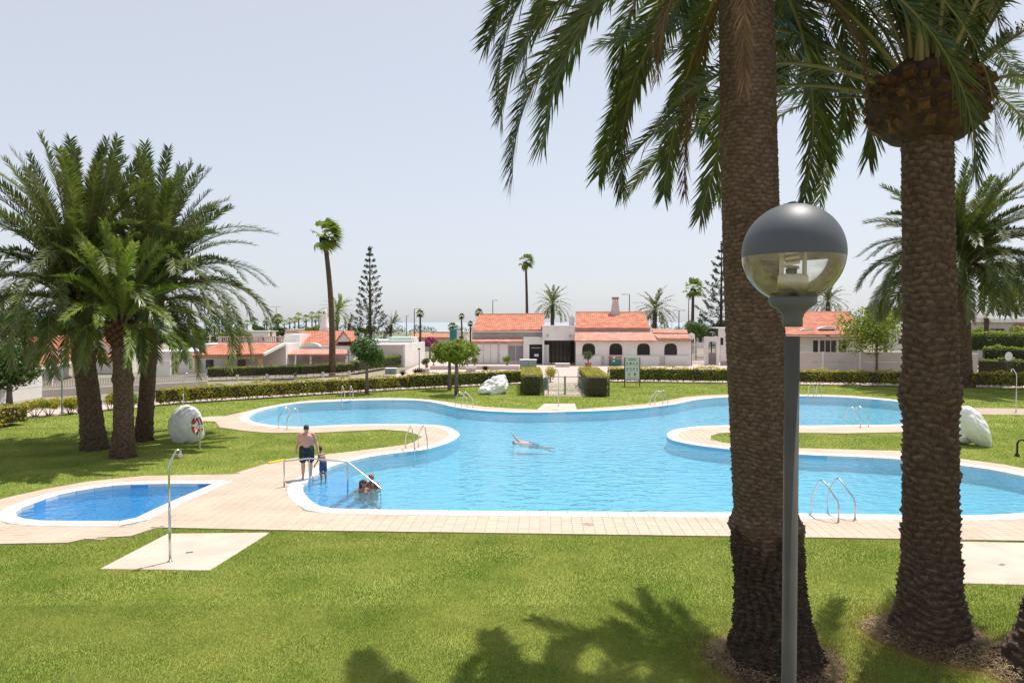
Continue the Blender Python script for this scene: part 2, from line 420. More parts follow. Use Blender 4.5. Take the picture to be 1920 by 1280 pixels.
# ---------------------------------------------------------------- deck: bedding slab, then tiles
deck = sheet('pool_deck', DECK, [POOL, WADE], .012, 'grout'); tag(deck, kind='structure')
b = MB(); n = len(DECK)
for p in DECK: b.v += [(p.x, p.y, -.04), (p.x, p.y, .0118)]
for i in range(n): j = (i+1)%n; b.f.append((2*i, 2*j, 2*j+1, 2*i+1))
b.build('deck_edge', 'grout', deck)
TW, TH_, GAP, TZ = .262, .182, .007, .030
k0, k1 = G(520,995), G(1690,1011.5); tu = Vector((k1.x-k0.x, k1.y-k0.y)).normalized(); tv = Vector((-tu.y, tu.x))
POOLC, WADEC = offset(resample(POOL, .4), .455), offset(resample(WADE, .4), .415)
def boundary_segs():
    S = []
    for P, sgn in ((DECK, 1), (POOLC, -1), (WADEC, -1)):
        for i in range(len(P)):
            a, c = P[i-1], P[i]; d = (c-a)
            if d.length < 1e-6: continue
            nr = Vector((d.y, -d.x)).normalized()*sgn; S.append((a, c, nr))
    return S
SEG = boundary_segs(); SA = np.array([(s[0].x, s[0].y, s[1].x, s[1].y) for s in SEG])
O = Vector(k0[:2])+tv*.004
us = np.arange(-110, 110); vv = np.arange(-16, 260)
UU, VV = np.meshgrid(us, vv); UU = UU.ravel(); VV = VV.ravel()
CXs = O.x+tu.x*(UU+.5)*TW+tv.x*(VV+.5)*TH_; CYs = O.y+tu.y*(UU+.5)*TW+tv.y*(VV+.5)*TH_
keep = np.zeros(len(UU), bool); full = np.ones(len(UU), bool)
for dx, dy in ((0,0),(-.5,-.5),(.5,-.5),(.5,.5),(-.5,.5),(0,.5),(0,-.5),(.5,0),(-.5,0)):
    x = CXs+tu.x*dx*TW+tv.x*dy*TH_; y = CYs+tu.y*dx*TW+tv.y*dy*TH_
    q = inside(DECK, x, y) & ~inside(POOLC, x, y) & ~inside(WADEC, x, y); keep |= q; full &= q
frame = (np.abs(CXs)*F < (1040*CYs)) & (CYs > 10)
keep &= frame
def seg_hit(cx_, cy_, r):
    ax, ay, bx_, by_ = SA.T; dx, dy = bx_-ax, by_-ay
    t = np.clip(((cx_-ax)*dx+(cy_-ay)*dy)/(dx*dx+dy*dy), 0, 1)
    return np.where((ax+t*dx-cx_)**2+(ay+t*dy-cy_)**2 < r*r)[0]
tiles = []
for i in np.where(keep)[0]:
    c = Vector((CXs[i], CYs[i])); hw, hh = TW/2-GAP/2, TH_/2-GAP/2
    poly = [c-tu*hw-tv*hh, c+tu*hw-tv*hh, c+tu*hw+tv*hh, c-tu*hw+tv*hh]; cut = False
    if not full[i]:
        for s in seg_hit(c.x, c.y, .165):
            a, e, nr = SEG[s]; poly2 = clip(poly, a-nr*.004, nr)
            if len(poly2) != len(poly) or any((p-q).length > 1e-6 for p, q in zip(poly, poly2)): cut = True
            poly = poly2
            if len(poly) < 3: break
        if len(poly) < 3 or abs(area(poly)) < .003: continue
    tiles.append((c.length, c, poly, cut))
tiles.sort(key=lambda t: t[0])
def tile_geo(b, poly, o, z):
    n = len(poly); i = len(b.v); cc = sum(poly, Vector((0,0)))/n
    for p in poly: b.v.append((p.x-o.x, p.y-o.y, .010))
    for p in poly: b.v.append((p.x-o.x, p.y-o.y, z-.003))
    for p in poly: q = p.lerp(cc, .03); b.v.append((q.x-o.x, q.y-o.y, z))
    for r_ in (0, n):
        for k in range(n): j = (k+1)%n; b.f.append((i+r_+k, i+r_+j, i+r_+n+j, i+r_+n+k))
    b.f.append(tuple(i+2*n+k for k in range(n)))
tile_me = None; rest = MB()
for k, (d, c, poly, cut) in enumerate(tiles):
    dz = random.uniform(-.0015, .0015)
    if k < 300:
        if cut or tile_me is None:
            b = MB(); tile_geo(b, poly, c, TZ); o = b.build('deck_tile', 'tile', deck); o.location = (c.x, c.y, dz)
            if not cut and tile_me is None: tile_me = o.data
        else:
            o = bpy.data.objects.new('deck_tile', tile_me); C.objects.link(o); o.parent = deck; o.location = (c.x, c.y, dz)
    else: tile_geo(rest, poly, Vector((0,0)), TZ+dz)
tag(rest.build('deck_tiling', 'tile', deck), kind='stuff')
# concrete shower pads
def pad(px, z, nm='shower_pad'):
    P = [Vector(G(*p)[:2]) for p in px]; P = P if area(P) > 0 else P[::-1]; b = MB(); n = len(P); Q = offset(P, -.02)
    for p in P: b.v.append((p.x, p.y, -.05))
    for p in P: b.v.append((p.x, p.y, z-.012))
    for p in Q: b.v.append((p.x, p.y, z))
    for r_ in (0, n):
        for i in range(n): j = (i+1)%n; b.f.append((r_+i, r_+j, r_+n+j, r_+n+i))
    b.f.append(tuple(2*n+k for k in range(n)))
    tag(b.build(nm, 'concrete'), kind='structure'); return P
PADS = [pad([(314,1001),(187,1067),(393,1070),(506,999)], .022), pad([(1800,1016),(1800,1094),(2060,1101),(2060,1021)], .022), pad([(1020,757),(1078,757),(1082,768.5),(1006,768.5)], .022)]
# flat red no-diving mark printed on the deck, number on the coping
b = MB(); c = G(1103,985); 
for k in range(28):
    a0, a1 = 2*math.pi*k/28, 2*math.pi*(k+1)/28; i = len(b.v)
    for a in (a0, a1):
        for r_ in (.095, .125): b.v.append((c.x+r_*math.cos(a), c.y+r_*math.sin(a), .0345))
    b.f.append((i, i+1, i+3, i+2))
i = len(b.v); b.v += [(c.x-.085,c.y+.065,.0345),(c.x-.065,c.y+.085,.0345),(c.x+.085,c.y-.065,.0345),(c.x+.065,c.y-.085,.0345)]; b.f.append((i,i+3,i+2,i+1))
b.v += [(c.x-.05,c.y-.012,.0345),(c.x+.05,c.y-.012,.0345),(c.x+.05,c.y+.012,.0345),(c.x-.05,c.y+.012,.0345)]; b.f.append((i+4,i+5,i+6,i+7))
mk = b.build('deck_mark', mat('mark_red', (.55, .16, .13), .7)); tag(mk, 'faded red round no diving mark printed on the near deck tiles', 'marking')

# ---------------------------------------------------------------- grass
PALM_BASES = []          # dry straw rings, filled from the tree list below
NEAR_PALMS = [(1455,1246), (1745,1196), (2010,1268)]
def grass(name, y0, y1, dens, hgt, wid, label):
    Amax = (y1-y0)*2*(y1*.72+1); n = int(Amax*dens)
    y = rng.uniform(y0, y1, n); x = rng.uniform(-1, 1, n)*(y1*.72+1)
    k = (np.abs(x) < y*.72+.6) & inside(LAWN, x, y) & ~inside(DECK, x, y)
    for P in PADS: k &= ~inside(P, x, y)
    x, y = x[k], y[k]; n = len(x)
    h = hgt*rng.uniform(.5, 1.25, n); a = rng.uniform(0, 2*math.pi, n); ln = rng.uniform(.15, .8, n)*h
    bx, by = np.cos(a)*wid*.5, np.sin(a)*wid*.5; a2 = a+math.pi/2+rng.normal(0, .5, n)
    v = np.stack([np.stack([x-bx, y-by, np.full(n, -.004)],1), np.stack([x+bx, y+by, np.full(n, -.004)],1), np.stack([x+np.cos(a2)*ln, y+np.sin(a2)*ln, h],1)],1).reshape(-1,3)
    col = np.ones((n,4)); col[:,:3] = rng.uniform(.75, 1.25, n)[:,None]
    dry = rng.random(n) < .10; col[dry,:3] *= np.array([1.5, 1.05, 1.0])
    for p in NEAR_PALMS:
        g = G(*p); dd = np.hypot(x-g.x, y-g.y); w = np.clip((1.55-dd)/.6, 0, 1)*(rng.random(n) < .8)
        col[:,:3] = col[:,:3]*(1-w[:,None])+w[:,None]*np.array([1.65, .80, 1.5])*rng.uniform(.5, 1.2, n)[:,None]
    me = rawmesh(name, v, np.arange(n*3).reshape(n,3), 3, np.repeat(col, 3, 0))
    o = link(name, me, 'blade'); tag(o, label, 'grass', kind='stuff')
grass('grass', 8.8, 12.6, 6800, .034, .0065, 'mown lawn grass nearest the camera, under the tall palms')
grass('grass', 12.6, 17.5, 3300, .036, .009, 'mown lawn grass in front of the tiled pool deck')
grass('grass', 17.5, 34, 800, .04, .014, 'mown lawn grass on the left bank and the pool peninsulas')
grass('grass', 34, 61, 170, .05, .032, 'mown lawn grass between the far pool edge and the hedges')
# ================================================================ vegetation
def frond_arrays(L, e0, e1, nl, leaf, seed, wid=.03, vang=28, sag=.35, sides=5, start=.10, alpha=62, sweep=.48):
    r = np.random.default_rng(seed); N = 18
    s = np.linspace(0, 1, N); ang = np.radians(e0+(e1-e0)*s**1.15)
    dx = np.cos(ang)*L/(N-1); dz = np.sin(ang)*L/(N-1)
    P = np.zeros((N,3)); P[1:,0] = np.cumsum(dx[:-1]); P[1:,2] = np.cumsum(dz[:-1]); P[:,1] = r.normal(0, .10)*L*.2*s**2
    T = np.gradient(P, axis=0); T /= np.linalg.norm(T, axis=1)[:,None]
    V = []; Fc = []; mi = []; col = []
    def at(q):
        f = q*(N-1); k = min(int(f), N-2); f -= k
        t = T[k]*(1-f)+T[k+1]*f; return P[k]*(1-f)+P[k+1]*f, t/np.linalg.norm(t)
    # rachis
    for k in range(N):
        rad = (.036*(1-s[k])**1.3+.005)*L/5; t = T[k]; b_ = np.array([0,1.,0]); n_ = np.cross(t, b_); n_ /= np.linalg.norm(n_)
        for j in range(sides):
            a = 2*math.pi*j/sides; V.append(P[k]+b_*math.cos(a)*rad*1.25+n_*math.sin(a)*rad*.8); col.append(1)
    for k in range(N-1):
        for j in range(sides):
            a, b_, c_, d_ = k*sides+j, k*sides+(j+1)%sides, (k+1)*sides+(j+1)%sides, (k+1)*sides+j
            Fc += [(a,b_,c_),(a,c_,d_)]; mi += [1,1]
    for i in range(nl):
        q = start+(1-start)*(i+.5)/nl
        for sg in (-1, 1):
            qq = min(max(q+r.normal(0, .25/nl), 0), .999)
            p, t = at(qq); b_ = np.array([0, sg*1., 0]); n_ = np.cross(b_, t)*(-sg); n_ /= np.linalg.norm(n_)
            if n_[2] < 0 and abs(t[2]) < .9: n_ = -n_
            prof = min(1, .25+(q-start)*4)*(1 if q < .7 else 1-.35*((q-.7)/.3)**1.5)
            ln = leaf*prof*r.uniform(.85, 1.12); al = math.radians(alpha-sweep*alpha*q+r.normal(0, 5)); v = math.radians(vang+r.normal(0, 14))
            d = t*math.cos(al)+(b_*math.cos(v)+n_*math.sin(v))*math.sin(al); d /= np.linalg.norm(d)
            wv = np.cross(d, n_); wv /= (np.linalg.norm(wv)+1e-9); wv = wv*wid*.5*(.6+.4*prof)
            m = p+d*ln*.5; g = np.array([0,0,-1.])*sag*ln; e = p+d*ln+g*.55; m = m+g*.10
            k = len(V); V += [p-wv*.6, p+wv*.6, m-wv, m+wv, e]
            Fc += [(k,k+1,k+3),(k,k+3,k+2),(k+2,k+3,k+4)]; mi += [0,0,0]
            c_ = r.uniform(.7, 1.3); col += [c_]*5
    return np.array(V), np.array(Fc), np.array(mi), np.array(col)
def frond_mesh(name, mats, *a, **k):
    V, Fc, mi, col = frond_arrays(*a, **k)
    c4 = np.ones((len(V),4)); c4[:,:3] = col[:,None]
    me = rawmesh(name, V, Fc, 3, c4)
    for m in mats: me.materials.append(M[m])
    me.polygons.foreach_set('material_index', mi.astype(np.int32)); me.update(); return me
def trunk_mesh(hgt, r0, r1, r2, lean=(0,0), bow=(0,0), sh=.10, ns=15, amp=.035, cols=72, dz=.03, seed=0, rough=.012, flare=.55, top_smooth=99, rings=(), dark_z=0):
    r = np.random.default_rng(seed); nz = int(hgt/dz)+1
    z = np.linspace(-.15, hgt, nz); th = np.linspace(0, 2*math.pi, cols, endpoint=False)
    Z, TH = np.meshgrid(z, th, indexing='ij'); zc = np.clip(Z, 0, None)
    t = zc/hgt; rad = r1+(r2-r1)*t+(r0-r1)*np.exp(-zc/flare)
    for (rz, rw, ra) in rings: rad += ra*np.exp(-((Z-rz)/rw)**2)
    wp = .22*np.sin(3*TH+1.7*Z)+.25*np.sin(2*TH-3.1*Z+1)+.15*np.sin(7*TH+5*Z)+TH/math.pi; row = np.floor(Z/sh+wp); fz = Z/sh+wp-row
    u = TH*ns/(2*math.pi)+.5*(row%2)+.3*np.sin(row*12.9898)+.15*np.sin(4*TH+9*Z); fu = u-np.floor(u)-.5
    hsh = np.sin(row*78.233+np.floor(u)%ns*37.719)*43758.5453; hsh = hsh-np.floor(hsh)
    sc = fz**1.5*np.clip(1-(2*fu)**2, 0, 1)*(.5+hsh)
    am = amp*np.where(Z > top_smooth, .45, 1)
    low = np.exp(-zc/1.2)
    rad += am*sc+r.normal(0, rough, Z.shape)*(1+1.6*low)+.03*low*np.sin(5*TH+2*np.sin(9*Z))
    bx = lean[0]*t+bow[0]*np.sin(math.pi*t); by = lean[1]*t+bow[1]*np.sin(math.pi*t)
    v = np.stack([rad*np.cos(TH)+bx, rad*np.sin(TH)+by, Z], -1).reshape(-1,3)
    i, j = np.meshgrid(np.arange(nz-1), np.arange(cols), indexing='ij'); j2 = (j+1)%cols
    f = np.stack([i*cols+j, i*cols+j2, (i+1)*cols+j2, (i+1)*cols+j], -1).reshape(-1,4)
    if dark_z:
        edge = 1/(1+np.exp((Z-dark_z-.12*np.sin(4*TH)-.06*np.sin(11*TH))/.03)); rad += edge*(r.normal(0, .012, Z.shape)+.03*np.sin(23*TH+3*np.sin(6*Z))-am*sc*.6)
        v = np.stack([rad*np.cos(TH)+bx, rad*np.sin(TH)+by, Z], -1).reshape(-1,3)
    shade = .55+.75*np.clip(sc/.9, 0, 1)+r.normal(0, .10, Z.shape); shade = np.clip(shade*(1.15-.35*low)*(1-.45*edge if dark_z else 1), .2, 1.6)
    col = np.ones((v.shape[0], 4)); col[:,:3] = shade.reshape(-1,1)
    return rawmesh('trunk', v, f, 4, col)
boot_me = None
def boot_mesh():
    b = MB(); b.hexa([(0,-.075,-.03),(.02,.075,-.03),(-.06,.09,.05),(-.06,-.09,.05),(.17,-.045,.09),(.18,.045,.09),(.13,.06,.15),(.13,-.06,.15)])
    me = bpy.data.meshes.new('leaf_base'); me.from_pydata(b.v, [], b.f); me.materials.append(M['boots']); return me
SETS = {}
def frond_set(key, ang, L, nl, leaf, mats, **k):
    SETS[key] = [[frond_mesh('frond', mats, L, a, e, nl, leaf, 100*i+j, **k) for j in range(2)] for i, (a, e) in enumerate(ang)]
GREEN, YOUNG = ('leaflet', 'rachis'), ('leaflet_young', 'rachis')
frond_set('near', [(80,48),(70,10),(60,-30),(50,-66),(38,-88),(22,-96),(4,-96),(-16,-94)], 4.6, 150, .50, GREEN, wid=.036, sag=.35, alpha=54, vang=20)
frond_set('nearup', [(88,72),(84,60),(78,46),(70,28),(60,4),(46,-26),(26,-62)], 4.6, 135, .48, GREEN, wid=.030, sag=.35, alpha=54, vang=20)
frond_set('left', [(88,68),(83,50),(76,22),(67,-14),(56,-50),(40,-78),(16,-94)], 5.6, 130, .56, GREEN, wid=.050, sag=.30, alpha=54, vang=26, sweep=.30)
frond_set('young', [(88,66),(82,48),(74,22),(62,-14),(46,-50),(20,-85)], 4.3, 110, .50, YOUNG, wid=.050, sag=.28, alpha=54, vang=28, sweep=.32)
frond_set('dry', [(-20,-94),(-45,-94)], 4.2, 90, .42, ('dry_frond','dry_frond'), wid=.022, sag=.5, alpha=40)
def date_palm(name, label, base, crown, L, n, key, trunk, seed, group=None, boots=0, boot_r=.5, spread=.25, tilt=(0,0), yaw0=0, bias=1.0, dry=0, kmax=99, straw=0):
    rr = random.Random(seed); t = thing(name, label, 'palm tree', base, 0, group)
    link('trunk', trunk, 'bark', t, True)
    cx_, cy_, cz = crown[0]-base[0], crown[1]-base[1], crown[2]-base[2]
    S = SETS[key]; nv = len(S)
    for i in range(n):
        q = (i+.5)/n; k = min(nv-1, int(q**bias*nv)); ya = yaw0+i*2.39996+rr.uniform(-.15, .15)
        if key == 'nearup' and math.sin(ya) < -.45: k = min(k, 3)
        if key == 'near' and math.sin(ya) < -.60: k = min(k, 1)
        me = rr.choice(S[min(k, kmax)])
        o = bpy.data.objects.new('frond', me); C.objects.link(o); o.parent = t
        rad = spread*(.25+.75*q)
        o.location = (cx_+math.cos(ya)*rad, cy_+math.sin(ya)*rad, cz+.45*(1-q)-.15)
        sc = L/{'near':4.6,'nearup':4.6,'left':5.6,'young':4.3}[key]*rr.uniform(.88, 1.10); o.scale = (sc, sc, sc)
        eu = Matrix.Rotation(tilt[0], 4, 'Y') @ Matrix.Rotation(tilt[1], 4, 'X') @ Matrix.Rotation(ya, 4, 'Z') @ Matrix.Rotation(rr.uniform(-.35, .35), 4, 'X')
        o.rotation_euler = eu.to_euler()
    for i in range(dry):
        o = bpy.data.objects.new('dry_frond', rr.choice(rr.choice(SETS['dry']))); C.objects.link(o); o.parent = t; ya = yaw0+2.2+i*1.9
        o.location = (cx_+math.cos(ya)*spread, cy_+math.sin(ya)*spread, cz-.35); s_ = L/4.6*rr.uniform(.6,.85); o.scale = (s_,s_,s_); o.rotation_euler = (0, 0, ya)
    if straw:      # dry thatch heaped round the foot
        n_ = 5200; a = rng.uniform(0, 2*math.pi, n_); q = rng.random(n_)**1.4; ra = straw*.86+.30*q*(1+.3*np.sin(3*a)); x = ra*np.cos(a); y = ra*np.sin(a); h = .17*(1-q)+.03
        an = rng.uniform(0, 2*math.pi, n_); ln = rng.uniform(.05, .13, n_); p0 = np.stack([x, y, h*rng.random(n_)-.01], 1); dv = np.stack([np.cos(an)*ln, np.sin(an)*ln, rng.uniform(-.02, .04, n_)], 1); sv = np.stack([-np.sin(an), np.cos(an), np.zeros(n_)], 1)*.006
        vv_ = np.stack([p0-sv, p0+sv, p0+dv], 1).reshape(-1, 3); vv_[:,2] = np.maximum(vv_[:,2], .004); cc = np.ones((n_,4)); cc[:,:3] = rng.uniform(.6, 1.4, n_)[:,None]
        tag(link('thatch', rawmesh('thatch', vv_, np.arange(n_*3).reshape(n_,3), 3, np.repeat(cc, 3, 0)), 'thatch', t), kind='stuff')
    # swollen head of cut leaf bases
    global boot_me
    if boots:
        b = MB(); b.lathe([(boot_r*.62,-.75),(boot_r*.86,-.55),(boot_r*1.0,-.3),(boot_r*.98,-.05),(boot_r*.75,.25),(boot_r*.4,.5)], 28, (cx_,cy_,cz-.05))
        b.build('crown_heart', 'heart', t, True)
        if boot_me is None: boot_me = boot_mesh()
        if boots > 60:
            for i in range(boots):
                q = i/boots; ya = i*2.39996; zz = -.68+.75*q; rad = boot_r*(.80+.20*math.sin(min(1, q*1.6)*math.pi/2))-.10
                o = bpy.data.objects.new('leaf_base', boot_me); C.objects.link(o); o.parent = t
                o.location = (cx_+math.cos(ya)*rad, cy_+math.sin(ya)*rad, cz-.05+zz); o.rotation_euler = (rr.uniform(-.4,.4), rr.uniform(-.5,.35), ya+rr.uniform(-.3,.3))
                s_ = rr.uniform(.75, 1.2); o.scale = (s_, s_*rr.uniform(.8,1.3), s_)
        else:
            bb = MB()
            for i in range(boots*2):
                q = i/(boots*2); ya = i*2.39996; zz = -.7+.8*q; rad = boot_r*(.8+.2*math.sin(min(1,q*1.6)*math.pi/2))-.08
                c_, s_ = math.cos(ya), math.sin(ya); vs_ = [(v.co.x*1.15, v.co.y*1.15, v.co.z) for v in boot_me.vertices]
                bb.hexa([(cx_+(rad+x)*c_-y*s_, cy_+(rad+x)*s_+y*c_, cz+zz+z) for x,y,z in vs_])
            bb.build('leaf_bases', 'boots', t)
    return t
# --- the tall palms close by
def near(px, py): g = G(px, py); return Vector((g.x, g.y, 0))
A_, B_, C_ = (near(*p) for p in NEAR_PALMS)
topA = W(1398, -130, A_.y); 
date_palm('date_palm', 'tall date palm behind the globe lamp, crown above the picture with hanging fronds', A_, topA, 4.7, 62, 'near',
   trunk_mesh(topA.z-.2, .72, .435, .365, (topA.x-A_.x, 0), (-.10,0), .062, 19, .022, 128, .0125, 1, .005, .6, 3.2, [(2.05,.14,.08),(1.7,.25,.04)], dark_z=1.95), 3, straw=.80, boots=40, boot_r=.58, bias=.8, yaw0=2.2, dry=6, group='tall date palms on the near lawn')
topB = W(1738, 165, B_.y)
date_palm('date_palm', 'date palm with visible crown of cut orange leaf bases, right of the globe lamp', B_, topB, 4.8, 70, 'nearup',
   trunk_mesh(topB.z-.3, .64, .385, .35, (topB.x-B_.x, 0), (.02,0), .105, 13, .045, 128, .015, 2, .005, .55, 5.2, [(3.9,.25,.06)]), 5, straw=.72, boots=150, boot_r=.84, bias=.72, yaw0=.6, spread=.45, group='tall date palms on the near lawn')
topC = W(2075, -60, C_.y)
date_palm('date_palm', 'date palm whose flared trunk foot shows at the lower right corner', C_, topC, 4.4, 40, 'nearup',
   trunk_mesh(topC.z-.2, .95, .46, .40, (topC.x-C_.x, 0), (0,0), .10, 13, .045, 96, .02, 4, .006, .7), 9, boots=30, boot_r=.6, bias=.8, kmax=3, straw=1.0, group='tall date palms on the near lawn')
# --- the clump of three by the small pool
for px, py, cpx, cpy, r0, r1, L, n, key, seed, lab, bias, ti in (
   (178,842, 140,560, .52,.41, 5.9, 84, 'left', 21, 'tallest left date palm with upright plume, leftmost trunk of the clump of three', .85, (.03,0)),
   (268,826, 284,560, .42,.31, 5.5, 84, 'left', 33, 'dark green date palm at the back right of the clump of three', .8, (.04,0)),
   (231,857, 226,612, .45,.34, 3.35, 56, 'young', 45, 'short bright green date palm in the middle of the clump of three', .9, (.06,0))):
    b_ = near(px, py); c_ = W(cpx, cpy, b_.y)
    date_palm('date_palm', lab, b_, c_, L, n, key, trunk_mesh(c_.z-.1, r0, r1, r1*.85, (c_.x-b_.x, 0), (.05,0), .09, 14, .035, 64, .03, seed, .006, .5, 99, [(c_.z*.6,.15,.06)]), seed, boots=30, boot_r=r1*1.35, bias=bias, tilt=ti, group='clump of three date palms')
# --- palm at the right edge of the far lawn
b_ = near(1808, 725); c_ = W(1800, 505, b_.y)
date_palm('date_palm', 'broad date palm standing at the hedge behind the right pool lobe', b_, c_, 7.9, 140, 'left',
   trunk_mesh(c_.z-.1, .80, .52, .45, (c_.x-b_.x, 0), (.1,0), .12, 14, .04, 48, .06, 77, .012, .7), 77, boots=30, boot_r=.95, bias=.55, spread=.5)

# --- far feather palms, crown joined
def far_feather(name, label, base, hgt, L, n, seed, r=.25, mats=GREEN, tilt=0, nl=22, up=85, down=-70, group=None, droop_bias=1):
    rr = random.Random(seed); t = thing(name, label, 'palm tree', base, 0, group)
    b = MB(); b.tube([(0,0,-.05),(.05,0,hgt*.35),(-.03,0,hgt*.7),(0,0,hgt)], [r*1.3,r,r*.9,r*.95], 10); b.build('trunk', 'bark_plain', t, True)
    V = []; Fs = []; Ms = []; Cs = []; off = 0
    for i in range(n):
        q = ((i+.5)/n)**droop_bias; a0 = up-(up+25)*q; a1 = a0-35-60*q
        v, f, m, c = frond_arrays(L*rr.uniform(.85,1.1), a0, max(a1, -92), nl, L*.16, seed*50+i, wid=L*.03, sides=3)
        rot = np.array((Matrix.Rotation(tilt, 3, 'Y') @ Matrix.Rotation(i*2.39996, 3, 'Z')))
        v = v@rot.T+np.array([0,0,hgt+.1*(1-q)]); V.append(v); Fs.append(f+off); Ms.append(m); Cs.append(c*rr.uniform(.75,1.25)); off += len(v)
    V = np.concatenate(V); c4 = np.ones((len(V),4)); c4[:,:3] = np.concatenate(Cs)[:,None]
    me = rawmesh('crown', V, np.concatenate(Fs), 3, c4); [me.materials.append(M[m]) for m in mats]
    me.polygons.foreach_set('material_index', np.concatenate(Ms).astype(np.int32)); link('crown', me, None, t)
    return t
def at_px(px, d): return Vector((XA(px, d), d, 0))
def far_f(px, ctop, d, wpx, label, seed, crown_py=None, **k):
    """crown centre pixel row, crown width in px"""
    L = wpx*d/F*.58; z = ZA(crown_py, d); return far_feather('date_palm', label, at_px(px, d), z, L, k.pop('n', 34), seed, **k)
far_f(1036, 0, 104, 72, 'date palm rising behind the clubhouse roof, left of the tapered chimney', 1, 572, r=.3)
far_f(1228, 0, 106, 82, 'dense date palm behind the right end of the clubhouse', 2, 582, r=.36, droop_bias=.75)
far_f(632, 0, 96, 66, 'yellowish windblown date palm behind the white tapered chimney', 3, 585, mats=YOUNG, tilt=.35)
far_f(655, 0, 90, 36, 'small drooping palm behind the arched white dormer', 4, 606, tilt=.5, n=22)
far_f(733, 0, 98, 46, 'windblown brownish palm right of the sparse pine tree', 5, 608, tilt=.7, n=24)
far_f(1552, 0, 92, 72, 'palm behind the orange house roof, seen beside the globe lamp', 6, 566)
far_f(1850, 0, 74, 30, 'small arching palm above the white flat roofed house', 7, 596, n=20)
far_f(12, 0, 70, 40, 'small palm behind the leftmost orange roof', 8, 622, n=22)

# --- fan palms
def fan_palm(label, base, hgt, R_, seed, r=.2, bend=(0,0), sweep=0.0, skirt=True, n=26, group=None):
    rr = random.Random(seed); t = thing('fan_palm', label, 'palm tree', base, 0, group)
    pts = [(bend[0]*(k/8)+bend[1]*math.sin(math.pi*k/8), 0, hgt*k/8-(.05 if k == 0 else 0)) for k in range(9)]
    MB().tube(pts, [r*(1.35-.55*k/8) for k in range(9)], 10).build('trunk', 'bark_plain', t, True)
    V = []; Fc = []; col = []; top = np.array(pts[-1])
    for i in range(n):
        q = (i+.5)/n; ya = i*2.39996; el = R(80-135*q); pl = R_*rr.uniform(.42,.6)
        d = np.array([math.cos(el)*math.cos(ya)+sweep*.9, math.cos(el)*math.sin(ya), math.sin(el)-sweep*.1]); d /= np.linalg.norm(d)
        c0 = top+d*pl; u = np.cross(d, [0,0,1.]); u /= (np.linalg.norm(u)+1e-9); w = np.cross(u, d); s_ = rr.uniform(.75, 1.25)
        k = len(V); pw = u*R_*.02; V += [top-pw, top+pw, c0]; Fc.append((k,k+1,k+2)); col += [s_]*3
        nb = 11
        for j in range(nb):
            a = R(-82+164*j/(nb-1)); e = d*math.cos(a)+u*math.sin(a)+w*(.12*math.cos(2*a)); ln = R_*.55*rr.uniform(.85,1.1)*(1-.25*abs(a)/1.6)
            e = e/np.linalg.norm(e); tip = c0+e*ln+np.array([sweep*.25*R_,0,-.16*R_*rr.uniform(.5,1.5)]); sd_ = np.cross(e, w); sd_ = sd_/np.linalg.norm(sd_)*R_*.055
            k = len(V); md = c0+e*ln*.6; V += [c0, md-sd_, md+sd_, tip]; Fc += [(k,k+1,k+2),(k+1,k+3,k+2)]; col += [s_]*4
    c4 = np.ones((len(V),4)); c4[:,:3] = np.array(col)[:,None]
    link('crown', rawmesh('crown', np.array(V), np.array(Fc), 3, c4), 'leaflet_young' if R_ > 1.2 else 'leaflet', t)
    if skirt:
        MB().lathe([(r*.75,-R_*.75),(r*1.7,-R_*.5),(r*2.0,-R_*.15),(r*.8,0)], 10, tuple(top)).build('dry_skirt', 'dry_frond', t)
    return t
d_ = G(622,706).y; x_ = XA(622, d_)
fan_palm('very tall windblown fan palm with thin bowed trunk behind the yellow hedge', (x_, d_, 0), ZA(440, d_), 1.75, 1, .24, (XA(609,d_)-x_, .28), .75, n=34)
fan_palm('tall slim fan palm left of the feather palm behind the clubhouse', at_px(988,112), ZA(490,112), 1.5, 2, .2, (-.2,.1), .45)
fan_palm('tall fan palm between the two right hand roofs, beside the large pine', at_px(1298,112), ZA(540,112), 1.9, 3, .24, (.1,0), .3)
fan_palm('fan palm with a short crown left of the clubhouse beside two street lights', at_px(788,120), ZA(588,120), .85, 4, .16)
fan_palm('slim fan palm just left of the clubhouse roof', at_px(867,112), ZA(593,112), .62, 5, .13, (-.15,0), .2)
fan_palm('low fan palm peeping over the left end of the clubhouse roof', at_px(898,125), ZA(586,125), .95, 6, .2)
fan_palm('very short fan palm beside the clubhouse roof corner', at_px(882,105), ZA(607,105), .55, 7, .12)
fan_palm('stocky fan palm standing in front of a dark green tank', at_px(848,105), ZA(612,105), .8, 8, .2)
fan_palm('fan palm with thick brown skirt in the distant row', at_px(521,175), ZA(598,175), 1.6, 9, .3, n=34)
fan_palm('distant bare fan palm stem beyond the white flat roofed house', at_px(1845,110), ZA(512,110), 1.2, 10, .14, skirt=False)
ORD = 'first second third fourth fifth sixth seventh eighth ninth tenth eleventh twelfth thirteenth fourteenth fifteenth sixteenth seventeenth eighteenth'.split()
for k, (px, py, w) in enumerate(((402,609,.9),(411,610,.9),(449,610,.9),(457,611,.8),(463,606,1.0),(478,603,1.1),(496,606,.9),(500,601,1.0),(508,604,1.0),(533,605,1.0),(543,602,1.0),
        (553,600,1.1),(560,594,1.3),(574,597,1.1),(585,591,1.2),(592,598,1.0),(598,590,1.3),(607,593,1.2))):
    d = 190+((k*37)%60); fan_palm(ORD[k]+' small fan palm from the left in the distant horizon row', at_px(px, d), ZA(py, d), 1.25*w, 20+k, .2, n=16, skirt=False, group='row of distant fan palms')

